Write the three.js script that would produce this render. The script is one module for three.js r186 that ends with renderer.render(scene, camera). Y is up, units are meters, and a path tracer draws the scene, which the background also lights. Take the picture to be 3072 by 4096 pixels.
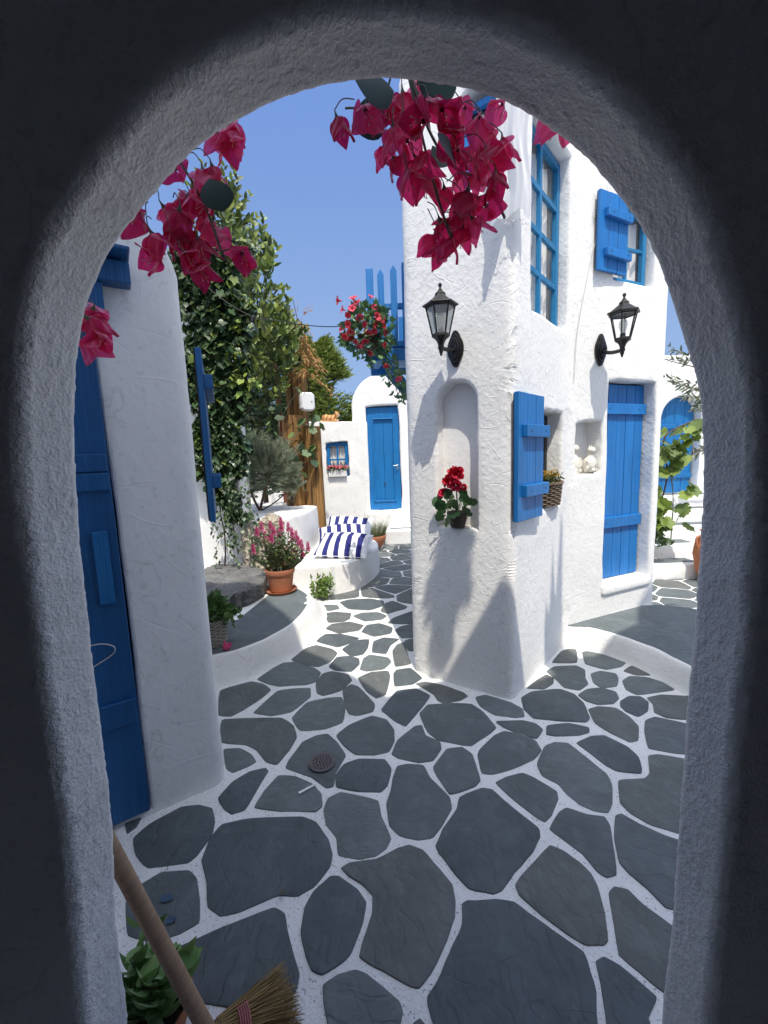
import * as THREE from 'three';
import { RoundedBoxGeometry } from 'three/addons/geometries/RoundedBoxGeometry.js';
import { TessellateModifier } from 'three/addons/modifiers/TessellateModifier.js';
import { MarchingCubes } from 'three/addons/objects/MarchingCubes.js';
import * as BGU from 'three/addons/utils/BufferGeometryUtils.js';

// ---------------------------------------------------------------- camera, sky, sun, exposure
const scene = new THREE.Scene();
const V = (x, y, z) => new THREE.Vector3(x, y, z);
const camera = new THREE.PerspectiveCamera(101.73, 768 / 1024, 0.05, 600);
{
  const pitch = THREE.MathUtils.degToRad(7.5), roll = THREE.MathUtils.degToRad(2);
  const fw = V(0, -Math.sin(pitch), -Math.cos(pitch)), u0 = V(0, Math.cos(pitch), -Math.sin(pitch));
  camera.position.set(0, 1.5, 0);
  camera.up.copy(u0.multiplyScalar(Math.cos(roll)).add(V(Math.sin(roll), 0, 0)));
  camera.lookAt(camera.position.clone().add(fw));
}
const renderer = new THREE.WebGLRenderer({ antialias: true });
renderer.setSize(768, 1024);
renderer.shadowMap.enabled = true;
renderer.toneMapping = THREE.LinearToneMapping;
renderer.toneMappingExposure = 1.8;

const sunEl = THREE.MathUtils.degToRad(64.3);
const SUN = V(0.17 * Math.cos(sunEl), Math.sin(sunEl), 0.985 * Math.cos(sunEl)).normalize();
{
  const w = 512, h = 256, d = new Float32Array(w * h * 4);
  const mix = (a, b, t) => a + (b - a) * t, sm = (t) => { t = Math.min(1, Math.max(0, t)); return t * t * (3 - 2 * t); };
  for (let j = 0; j < h; j++) for (let i = 0; i < w; i++) {
    const e = ((j + 0.5) / h - 0.5) * 180, o = (j * w + i) * 4;
    const t = sm(e / 48), k = e < 0 ? 0.75 : 1;
    // brighter, whiter air round the sun, as on any clear day (the view looks the other way)
    const er = e * Math.PI / 180, az = ((i + 0.5) / w - 0.5) * 2 * Math.PI, g = Math.acos(Math.min(1, Math.max(-1, Math.cos(er) * Math.cos(az) * SUN.x + Math.sin(er) * SUN.y + Math.cos(er) * Math.sin(az) * SUN.z)));
    const a = e < 0 ? 0 : 1.65 * Math.exp(-((g / 0.62) ** 2));
    d[o] = mix(0.19, 0.078, t) * k + a; d[o + 1] = mix(0.28, 0.158, t) * k + a * 0.955; d[o + 2] = mix(0.45, 0.385, t) * k + a * 0.88; d[o + 3] = 1;
  }
  const sky = new THREE.DataTexture(d, w, h, THREE.RGBAFormat, THREE.FloatType);
  sky.mapping = THREE.EquirectangularReflectionMapping; sky.magFilter = sky.minFilter = THREE.LinearFilter; sky.needsUpdate = true;
  scene.background = sky; scene.environment = sky;
  scene.environmentIntensity = 1; scene.backgroundIntensity = 1;
}
const sun = new THREE.DirectionalLight(new THREE.Color(1, 0.93, 0.82), 2.55);
sun.position.copy(SUN.clone().multiplyScalar(40)); sun.castShadow = true; sun.shadow.mapSize.set(4096, 4096);
Object.assign(sun.shadow.camera, { left: -14, right: 14, top: 14, bottom: -14, near: 1, far: 90 });
scene.add(sun, sun.target);

// ---------------------------------------------------------------- helpers
let seed = 7;
const rnd = () => { seed = (seed + 0x6d2b79f5) | 0; let t = Math.imul(seed ^ (seed >>> 15), 1 | seed); t = (t + Math.imul(t ^ (t >>> 7), 61 | t)) ^ t; return ((t ^ (t >>> 14)) >>> 0) / 4294967296; };
const rr = (a, b) => a + (b - a) * rnd(), rs = (a) => (rnd() * 2 - 1) * a, pick = (a) => a[Math.floor(rnd() * a.length)];
const clamp = (x, a, b) => Math.min(b, Math.max(a, x)), lerp = (a, b, t) => a + (b - a) * t;
const smooth = (a, b, x) => { const t = clamp((x - a) / (b - a), 0, 1); return t * t * (3 - 2 * t); };
const hash = (x, y, s) => { let h = Math.imul(x, 374761393) + Math.imul(y, 668265263) + Math.imul(s, 974634111); h = Math.imul(h ^ (h >>> 13), 1274126177); return ((h ^ (h >>> 16)) >>> 0) / 4294967296; };
function vn(x, y, px, py, s) {               // value noise, periodic
  const xi = Math.floor(x), yi = Math.floor(y), fx = x - xi, fy = y - yi, u = fx * fx * (3 - 2 * fx), v = fy * fy * (3 - 2 * fy);
  const m = (a, n) => ((a % n) + n) % n, x0 = m(xi, px), x1 = m(xi + 1, px), y0 = m(yi, py), y1 = m(yi + 1, py);
  return lerp(lerp(hash(x0, y0, s), hash(x1, y0, s), u), lerp(hash(x0, y1, s), hash(x1, y1, s), u), v);
}
const fbm = (u, v, px, py, oct, s) => { let a = 0, k = 0.5, n = 0; for (let o = 0; o < oct; o++) { a += k * vn(u * px, v * py, px, py, s + o); n += k; k *= 0.5; px *= 2; py *= 2; } return a / n; };
const n3 = (p, f, s = 0) => {                // cheap 3d noise, -1..1
  const x = p.x * f, y = p.y * f, z = p.z * f, zi = Math.floor(z), fz = z - zi, w = fz * fz * (3 - 2 * fz);
  return lerp(vn(x + 500, y + 500, 9973, 9973, s + zi * 31), vn(x + 500, y + 500, 9973, 9973, s + (zi + 1) * 31), w) * 2 - 1;
};
function tex(n, f, colour, post) {
  const ch = new Float32Array(n * n * 3);
  for (let j = 0; j < n; j++) for (let i = 0; i < n; i++) { const c = f(i / n, j / n), o = (j * n + i) * 3; if (colour) { ch[o] = c[0]; ch[o + 1] = c[1]; ch[o + 2] = c[2]; } else ch[o] = ch[o + 1] = ch[o + 2] = c; }
  if (post) post(ch, n);
  const d = new Uint8Array(n * n * 4);
  for (let i = 0; i < n * n; i++) { for (let k = 0; k < 3; k++) { let c = clamp(ch[i * 3 + k], 0, 1); if (colour) c = c <= 0.0031308 ? c * 12.92 : 1.055 * Math.pow(c, 1 / 2.4) - 0.055; d[i * 4 + k] = Math.round(c * 255); } d[i * 4 + 3] = 255; }
  const t = new THREE.DataTexture(d, n, n, THREE.RGBAFormat);
  t.wrapS = t.wrapT = THREE.RepeatWrapping; t.magFilter = THREE.LinearFilter; t.minFilter = THREE.LinearMipmapLinearFilter; t.generateMipmaps = true;
  if (colour) t.colorSpace = THREE.SRGBColorSpace; t.needsUpdate = true;
  return t;
}
const rep = (t, sx, sy = sx) => { const c = t.clone(); c.repeat.set(sx, sy); c.needsUpdate = true; return c; };
const used = {};
const numbered = (n) => { const k = used[n] = (used[n] ?? -1) + 1; return k ? n + '_' + String(k).padStart(3, '0') : n; };
function thing(name, label, category, pos, group) {
  const o = new THREE.Group(); o.name = numbered(name); o.position.set(...pos); scene.add(o);
  o.userData = { label, category }; if (group) o.userData.group = group;
  return o;
}
const shadows = (m) => { m.castShadow = m.receiveShadow = true; return m; };
// a mesh in world coordinates, re-based on its parent thing
function part(parent, name, geo, mat, extra) {
  const base = V(0, 0, 0); for (let p = parent; p && p !== scene; p = p.parent) base.add(p.position);
  const g = geo.clone ? geo.clone() : geo; g.translate(-base.x, -base.y, -base.z);
  const m = shadows(new THREE.Mesh(g, mat)); m.name = name; if (extra) Object.assign(m.userData, extra);
  parent.add(m); return m;
}
// a mesh with its own transform (shared geometry), pose in world coordinates
function piece(parent, name, geo, mat, matrix) {
  const base = V(0, 0, 0); for (let p = parent; p && p !== scene; p = p.parent) base.add(p.position);
  const m = shadows(new THREE.Mesh(geo, mat)); m.name = name; matrix.decompose(m.position, m.quaternion, m.scale); m.position.sub(base);
  parent.add(m); return m;
}
function structure(name, geo, mat) { const m = shadows(new THREE.Mesh(geo, mat)); m.name = numbered(name); m.userData.kind = 'structure'; scene.add(m); return m; }
const merge = (a) => { a = a.map((g) => { g = g.index ? g.toNonIndexed() : g; for (const k of Object.keys(g.attributes)) if (!['position', 'normal', 'uv'].includes(k)) g.deleteAttribute(k); if (!g.attributes.uv) g.setAttribute('uv', new THREE.BufferAttribute(new Float32Array(g.attributes.position.count * 2), 2)); return g; }); return BGU.mergeGeometries(a); };
function boxUV(g) {                          // uv in metres, by the way each face points
  const p = g.attributes.position, n = g.attributes.normal, uv = new Float32Array(p.count * 2);
  for (let i = 0; i < p.count; i++) {
    const ax = Math.abs(n.getX(i)), ay = Math.abs(n.getY(i)), az = Math.abs(n.getZ(i));
    if (az >= ax && az >= ay) { uv[i * 2] = p.getX(i); uv[i * 2 + 1] = p.getY(i); } else if (ax >= ay) { uv[i * 2] = p.getZ(i); uv[i * 2 + 1] = p.getY(i); } else { uv[i * 2] = p.getX(i); uv[i * 2 + 1] = p.getZ(i); }
  }
  g.setAttribute('uv', new THREE.BufferAttribute(uv, 2)); return g;
}
const box = (w, h, d, x = 0, y = 0, z = 0, r = 0.004, off = 0) => { const g = boxUV(new RoundedBoxGeometry(w, h, d, 2, Math.min(r, w / 2.01, h / 2.01, d / 2.01))); if (off) { const u = g.attributes.uv; for (let i = 0; i < u.count; i++) u.setXY(i, u.getX(i) + off, u.getY(i) + off * 1.7); } return g.translate(x, y, z); };
const tube = (pts, r, n = 24, k = 7, closed = false) => new THREE.TubeGeometry(new THREE.CatmullRomCurve3(pts.map((p) => V(...p)), closed, 'centripetal'), n, r, k, closed);
function taper(pts, r0, r1, n = 10, k = 6) {  // a tapering branch
  const c = new THREE.CatmullRomCurve3(pts.map((p) => (p.isVector3 ? p : V(...p)))), g = new THREE.TubeGeometry(c, n, 1, k), p = g.attributes.position, ce = V();
  for (let i = 0; i <= n; i++) { c.getPointAt(i / n, ce); const r = lerp(r0, r1, i / n); for (let j = 0; j <= k; j++) { const q = i * (k + 1) + j; p.setXYZ(q, ce.x + (p.getX(q) - ce.x) * r, ce.y + (p.getY(q) - ce.y) * r, ce.z + (p.getZ(q) - ce.z) * r); } }
  return g;
}
const lathe = (pts, n = 32) => new THREE.LatheGeometry(pts.map((p) => new THREE.Vector2(...p)), n);
const M4 = (pos, euler = [0, 0, 0], s = 1) => new THREE.Matrix4().compose(V(...pos), new THREE.Quaternion().setFromEuler(new THREE.Euler(...euler, 'YXZ')), Array.isArray(s) ? V(...s) : V(s, s, s));
const aim = (pos, dir, spin = 0, s = 1) => { const q = new THREE.Quaternion().setFromUnitVectors(V(0, 1, 0), dir.clone().normalize()); q.multiply(new THREE.Quaternion().setFromAxisAngle(V(0, 1, 0), spin)); return new THREE.Matrix4().compose(pos, q, typeof s === 'number' ? V(s, s, s) : s); };
function jitter(g, amp, f, s = 0) { g = BGU.mergeVertices(g); const p = g.attributes.position, n = g.attributes.normal, v = V(); for (let i = 0; i < p.count; i++) { v.fromBufferAttribute(p, i); const k = amp * n3(v, f, s) + amp * 0.5 * n3(v, f * 2.3, s + 5); p.setXYZ(i, v.x + n.getX(i) * k, v.y + n.getY(i) * k, v.z + n.getZ(i) * k); } g.computeVertexNormals(); return g; }
// a wall plane: x along the wall, y up, z out of it
function frame(ax, az, bx, bz) { const d = V(bx - ax, 0, bz - az).normalize(), n = V(-d.z, 0, d.x); return { d, n, m: new THREE.Matrix4().makeBasis(d, V(0, 1, 0), n).setPosition(ax, 0, az), at: (s, y, o = 0) => V(ax, y, az).addScaledVector(d, s).addScaledVector(n, o) }; }
const inF = (f, g) => g.applyMatrix4(f.m);
function poly(pts, wob = 0) { return pts.map(([x, y]) => new THREE.Vector2(x + rs(wob), y + rs(wob))); }
const rectHole = (a, b, c, d, w = 0.006) => { const r = 0.018, p = []; const seg = (x0, y0, x1, y1) => { for (let i = 0; i < 6; i++) p.push([lerp(x0, x1, i / 6), lerp(y0, y1, i / 6)]); }; seg(a + r, c, b - r, c); seg(b, c + r, b, d - r); seg(b - r, d, a + r, d); seg(a, d - r, a, c + r); return poly(p, w); };
const archHole = (a, b, c, top) => { const r = (b - a) / 2, p = [[a, c]]; for (let i = 1; i < 5; i++) p.push([lerp(a, b, i / 5), c]); p.push([b, c]); const y = top - r; for (let i = 0; i < 6; i++) p.push([b, lerp(c, y, (i + 1) / 7)]); for (let i = 0; i <= 14; i++) { const t = Math.PI * i / 14; p.push([(a + b) / 2 + r * Math.cos(t), y + r * Math.sin(t)]); } for (let i = 0; i < 6; i++) p.push([a, lerp(y, c, (i + 1) / 7)]); return poly(p, 0.003); };
// plaster wall: an outline with openings in developed (s, y), bent along a path, with rounded edges and a hand-trowelled surface
function wallGeo(path, outline, holes, thick, { bevel = 0.022, edge = 0.07, amp = 0.004, round = 0.05, s = 0 } = {}) {
  const shape = new THREE.Shape(outline); for (const h of holes) shape.holes.push(new THREE.Path(h));
  let g = new THREE.ExtrudeGeometry(shape, { depth: thick - 2 * bevel, bevelEnabled: true, bevelSize: bevel, bevelThickness: bevel, bevelSegments: 4, bevelOffset: -bevel, steps: 2 });
  g.translate(0, 0, -thick + bevel); g.deleteAttribute('uv'); g.deleteAttribute('normal');
  g = new TessellateModifier(edge, 14).modify(g);
  g = BGU.mergeVertices(g, 1e-4);
  const P = path.map((q) => V(q[0], 0, q[1])), L = [0]; for (let i = 1; i < P.length; i++) L.push(L[i - 1] + P[i].distanceTo(P[i - 1]));
  const raw = (t) => { let i = 1; while (i < P.length - 1 && t > L[i]) i++; const k = (t - L[i - 1]) / (L[i] - L[i - 1]); return P[i - 1].clone().lerp(P[i], k); };
  const pos = (t) => { if (P.length === 2) return raw(t); const a = V(); for (let i = -4; i <= 4; i++) a.add(raw(t + i * round / 4)); return a.multiplyScalar(1 / 9); };
  const p = g.attributes.position, uv = new Float32Array(p.count * 2), d0 = [];
  for (let i = 0; i < p.count; i++) { uv[i * 2] = p.getX(i) + p.getZ(i); uv[i * 2 + 1] = p.getY(i) + 0.3 * p.getZ(i); const x = p.getX(i), q = pos(x), tan = pos(x + 0.01).sub(pos(x - 0.01)).normalize(); q.addScaledVector(V(-tan.z, 0, tan.x), p.getZ(i)); q.y = p.getY(i); p.setXYZ(i, q.x, q.y, q.z); }
  g.computeVertexNormals();
  const n = g.attributes.normal, v = V();
  for (let i = 0; i < p.count; i++) { v.fromBufferAttribute(p, i); const k = amp * (n3(v, 2.3, s) * 0.9 + n3(v, 6, s + 3) * 0.45 + n3(v, 15, s + 9) * 0.2); p.setXYZ(i, v.x + n.getX(i) * k, v.y + n.getY(i) * k, v.z + n.getZ(i) * k); }
  g.setAttribute('uv', new THREE.BufferAttribute(uv, 2));
  g.computeVertexNormals();
  g = BGU.toCreasedNormals(g, 0.75);
  g.userData = { L };
  return g;
}
// smooth union of tapered capsules, meshed
function sdfMesh(caps, lo, hi, res, k = 0.02) {
  const size = V(...hi).sub(V(...lo)), m = Math.max(size.x, size.y, size.z) / 2, c = V(...hi).add(V(...lo)).multiplyScalar(0.5);
  const mc = new MarchingCubes(res, new THREE.MeshBasicMaterial(), false, false, 60000), half = res / 2, a = V(), b = V(), q = V();
  for (let z = 0; z < res; z++) for (let y = 0; y < res; y++) for (let x = 0; x < res; x++) {
    q.set((x - half) / half * m + c.x, (y - half) / half * m + c.y, (z - half) / half * m + c.z);
    let d = 1e3; for (const [p0, p1, r0, r1] of caps) { a.set(...p0); b.set(...p1); const ab = b.clone().sub(a), t = clamp(q.clone().sub(a).dot(ab) / Math.max(1e-9, ab.lengthSq()), 0, 1), e = q.distanceTo(a.addScaledVector(ab, t)) - lerp(r0, r1, t); const h = clamp(0.5 + 0.5 * (d - e) / k, 0, 1); d = d > 100 ? e : lerp(d, e, h) - k * h * (1 - h); }
    mc.field[x + y * res + z * res * res] = -d;
  }
  mc.isolation = 0; mc.update();
  const g = new THREE.BufferGeometry();
  g.setAttribute('position', new THREE.BufferAttribute(mc.positionArray.slice(0, mc.count * 3), 3)); g.setAttribute('normal', new THREE.BufferAttribute(mc.normalArray.slice(0, mc.count * 3), 3));
  return g.scale(m, m, m).translate(c.x, c.y, c.z);
}

// ---------------------------------------------------------------- materials
const stuccoH = (u, v) => { const p = fbm(u, v, 46, 46, 2, 11), q = vn(u * 130, v * 130, 130, 130, 23), l = fbm(u, v, 7, 7, 3, 5); return 0.2 + 0.24 * p + 0.2 * q * smooth(0.35, 0.7, p) + 0.36 * l; };
function strokes(count, deep) {              // trowel ridges
  return (ch, n) => { for (let k = 0; k < count; k++) { let x = rnd() * n, y = rnd() * n, a = rnd() * 7, w = rr(1, 2.6), l = rr(0.04, 0.2) * n, bend = rs(0.008), amp = rr(0.4, 1) * deep * (rnd() < 0.6 ? 1 : -1);
    for (let t = 0; t < l; t++) { a += bend; x += Math.cos(a); y += Math.sin(a); const f = Math.sin(Math.PI * t / l); for (let o = -4; o <= 4; o++) { const xx = Math.round(x - Math.sin(a) * o), yy = Math.round(y + Math.cos(a) * o), i = ((((yy % n) + n) % n) * n + (((xx % n) + n) % n)) * 3, add = amp * f * Math.exp(-o * o / (w * w)); for (let c = 0; c < 3; c++) ch[i + c] += add * 0.5; } } } };
}
const T = {};
T.stucco = tex(1024, stuccoH, false, strokes(130, 0.75));
T.rough = tex(1024, (u, v) => { const p = fbm(u, v, 40, 40, 3, 91), q = fbm(u, v, 90, 60, 2, 57); return 0.15 + 0.6 * smooth(0.3, 0.75, p) + 0.3 * q; }, false);
T.white = tex(512, (u, v) => { const a = fbm(u, v, 5, 5, 4, 301), s = fbm(u, v, 60, 60, 2, 77), cr = Math.abs(fbm(u, v, 4, 4, 4, 350) - 0.5), k = 0.88 + 0.12 * a - (cr < 0.004 ? 0.10 : 0), d = s > 0.77 ? 0.9 : 1; return [0.895 * k * d, 0.89 * k * d, 0.87 * k * d * (0.985 + 0.015 * a)]; }, true);
T.slateH = tex(1024, (u, v) => { const w = fbm(u, v, 6, 6, 4, 401), a = fbm(u + w * 0.05, v, 14, 40, 4, 410), c = Math.abs(fbm(u, v + w * 0.1, 9, 16, 4, 433) - 0.5) * 2; return 0.25 + 0.45 * a + 0.3 * smooth(0.02, 0.2, c) ; }, false, strokes(120, 0.5));
T.slate = tex(512, (u, v) => { const a = fbm(u, v, 8, 8, 5, 501), b = fbm(u, v, 30, 30, 3, 520), f = vn(u * 170, v * 170, 170, 170, 9), sc = smooth(0.60, 0.68, fbm(u, v, 22, 14, 5, 577)) * 0.16, k = 0.60 + 0.55 * a + 0.2 * b, p = f > 0.985 ? 2.0 : 1 + sc; return [0.103 * k * p, 0.121 * k * p, 0.126 * k * p]; }, true);
T.grout = tex(512, (u, v) => { const a = fbm(u, v, 9, 9, 4, 601), s = fbm(u, v, 110, 110, 2, 640), k = 0.88 + 0.12 * a, d = s > 0.79 ? 0.5 : 1; return [0.87 * k * d, 0.87 * k * d, 0.85 * k * d]; }, true);
const woodPaint = (r, g, b, s) => tex(512, (u, v) => { const gr = fbm(u, v, 64, 3, 3, s), c = fbm(u, v, 6, 4, 4, s + 20), k = 0.76 + 0.36 * gr + 0.3 * (c - 0.5), w = smooth(0.66, 0.80, fbm(u, v, 48, 5, 3, s + 50)) * 0.35; return [lerp(r * k, 0.09, w * 0.25), lerp(g * k, 0.33, w * 0.3), lerp(b * k, 0.58, w * 0.3)]; }, true);
T.grain = tex(512, (u, v) => { const k = fbm(u, v, 80, 3, 3, 700), l = fbm(u, v, 10, 6, 3, 710); return 0.3 + 0.5 * k + 0.2 * l; }, false);
T.logc = tex(512, (u, v) => { const w = fbm(u, v, 5, 3, 3, 800) * 0.05, a = fbm(u + w, v, 40, 3, 4, 810), b = fbm(u, v, 6, 3, 4, 820), c = smooth(0.56, 0.66, fbm(u + w, v, 26, 2, 3, 850)), k = 0.35 + 1.1 * a; return [lerp(0.36, 0.17, b) * k * (1 - 0.7 * c), lerp(0.19, 0.085, b) * k * (1 - 0.75 * c), lerp(0.055, 0.026, b) * k * (1 - 0.75 * c)]; }, true);
T.clay = tex(256, (u, v) => { const a = fbm(u, v, 8, 8, 4, 900), k = 0.85 + 0.3 * a; return [0.42 * k, 0.155 * k, 0.075 * k]; }, true);
T.rock = tex(512, (u, v) => { const a = fbm(u, v, 6, 6, 5, 940), b = fbm(u, v, 24, 24, 3, 960), k = 0.5 + 0.7 * a + 0.25 * b; return [0.15 * k, 0.15 * k, 0.145 * k]; }, true);
T.rockH = tex(512, (u, v) => fbm(u, v, 10, 10, 5, 980), false);
const std = (o) => new THREE.MeshStandardMaterial(o), phy = (o) => new THREE.MeshPhysicalMaterial(o);
const lin = (r, g, b) => new THREE.Color().setRGB(r, g, b);
const M = {
  plaster: std({ map: rep(T.white, 0.7), bumpMap: rep(T.stucco, 1.0), bumpScale: 0.0040, roughness: 0.93 }),
  plasterSoft: std({ map: rep(T.white, 0.7), bumpMap: rep(T.stucco, 0.6), bumpScale: 0.003, roughness: 0.9 }),
  arch: std({ map: rep(T.white, 0.9), bumpMap: rep(T.rough, 5.2), bumpScale: 0.0018, roughness: 0.96 }),
  room: std({ color: lin(0.78, 0.79, 0.80), roughness: 1 }),
  slateTop: std({ map: rep(T.slate, 0.9), bumpMap: rep(T.slateH, 0.8), bumpScale: 0.007, roughness: 0.66 }),
  grout: std({ map: rep(T.grout, 1.6), bumpMap: rep(T.rough, 3), bumpScale: 0.002, roughness: 0.85 }),
  earth: std({ color: lin(0.42, 0.40, 0.36), roughness: 1 }),
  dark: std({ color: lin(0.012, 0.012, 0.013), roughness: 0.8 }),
  iron: std({ color: lin(0.012, 0.012, 0.013), roughness: 0.42, metalness: 0.2, bumpMap: rep(T.rockH, 6), bumpScale: 0.0012 }),
  drain: std({ color: lin(0.12, 0.10, 0.105), roughness: 0.6 }),
  glass: phy({ color: 0xffffff, transmission: 1, thickness: 0, roughness: 0.04, ior: 1.45 }),
  frosted: phy({ color: lin(0.8, 0.82, 0.8), transmission: 0.75, thickness: 0, roughness: 0.4 }),
  curtain: phy({ color: lin(0.84, 0.82, 0.76), transmission: 0.05, thickness: 0, roughness: 1 }),
  lace: phy({ color: lin(0.82, 0.83, 0.85), transmission: 0.45, thickness: 0, roughness: 1 }),
  steel: std({ color: lin(0.6, 0.6, 0.6), metalness: 1, roughness: 0.3 }),
  ceramic: std({ color: lin(0.74, 0.71, 0.62), roughness: 0.3 }),
  ink: std({ color: lin(0.12, 0.13, 0.11), roughness: 0.4 }),
  clay: std({ map: rep(T.clay, 3), roughness: 0.85, bumpMap: rep(T.rockH, 4), bumpScale: 0.002 }),
  brownPot: std({ color: lin(0.045, 0.03, 0.022), roughness: 0.6 }),
  soil: std({ color: lin(0.03, 0.022, 0.015), roughness: 1, bumpMap: rep(T.rockH, 8), bumpScale: 0.02 }),
  log: std({ map: rep(T.logc, 1.6, 0.7), bumpMap: rep(T.grain, 2, 0.8), bumpScale: 0.016, roughness: 0.85 }),
  rustPole: std({ color: lin(0.26, 0.075, 0.045), roughness: 0.8, bumpMap: rep(T.grain, 3), bumpScale: 0.004 }),
  rock: std({ map: rep(T.rock, 1.5), bumpMap: rep(T.rockH, 2.2), bumpScale: 0.05, roughness: 0.9 }),
  paleRock: std({ color: lin(0.45, 0.40, 0.32), bumpMap: rep(T.rockH, 2.5), bumpScale: 0.06, roughness: 0.95 }),
  stem: std({ color: lin(0.16, 0.19, 0.13), roughness: 0.8 }),
  twig: std({ color: lin(0.10, 0.065, 0.04), roughness: 0.95 }),
  plastic: std({ color: lin(0.78, 0.79, 0.78), roughness: 0.35 }),
  wire: std({ color: lin(0.012, 0.013, 0.013), roughness: 0.6 }),
  cord: std({ color: lin(0.6, 0.58, 0.54), roughness: 0.9 }),
  stamen: std({ color: lin(0.75, 0.6, 0.45), roughness: 0.7 }),
  broomStick: std({ map: rep(woodPaint(0.42, 0.27, 0.16, 1200), 3, 1), bumpMap: rep(T.grain, 3, 1), bumpScale: 0.002, roughness: 0.6 }),
  twine: std({ color: lin(0.42, 0.14, 0.15), roughness: 0.9 }),
  thatch: std({ color: lin(0.40, 0.27, 0.11), roughness: 0.9 }),
  thatch2: std({ color: lin(0.24, 0.16, 0.065), roughness: 0.9 }),
  wicker: std({ color: lin(0.16, 0.115, 0.075), roughness: 0.75 }),
  wickerPale: std({ color: lin(0.36, 0.33, 0.28), roughness: 0.8 }),
};
const paint = (r, g, b, s, ro = 0.5) => std({ map: rep(woodPaint(r, g, b, s), 2.2, 0.9), bumpMap: rep(T.grain, 2.2, 0.9), bumpScale: 0.003, roughness: ro });
M.blue = paint(0.008, 0.165, 0.48, 1300); M.blue2 = paint(0.008, 0.16, 0.45, 1301); M.grip = paint(0.004, 0.13, 0.34, 1303); M.teal = paint(0.008, 0.175, 0.38, 1302); M.deep = paint(0.003, 0.09, 0.26, 1303); M.sea = paint(0.004, 0.155, 0.42, 1304);

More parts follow.
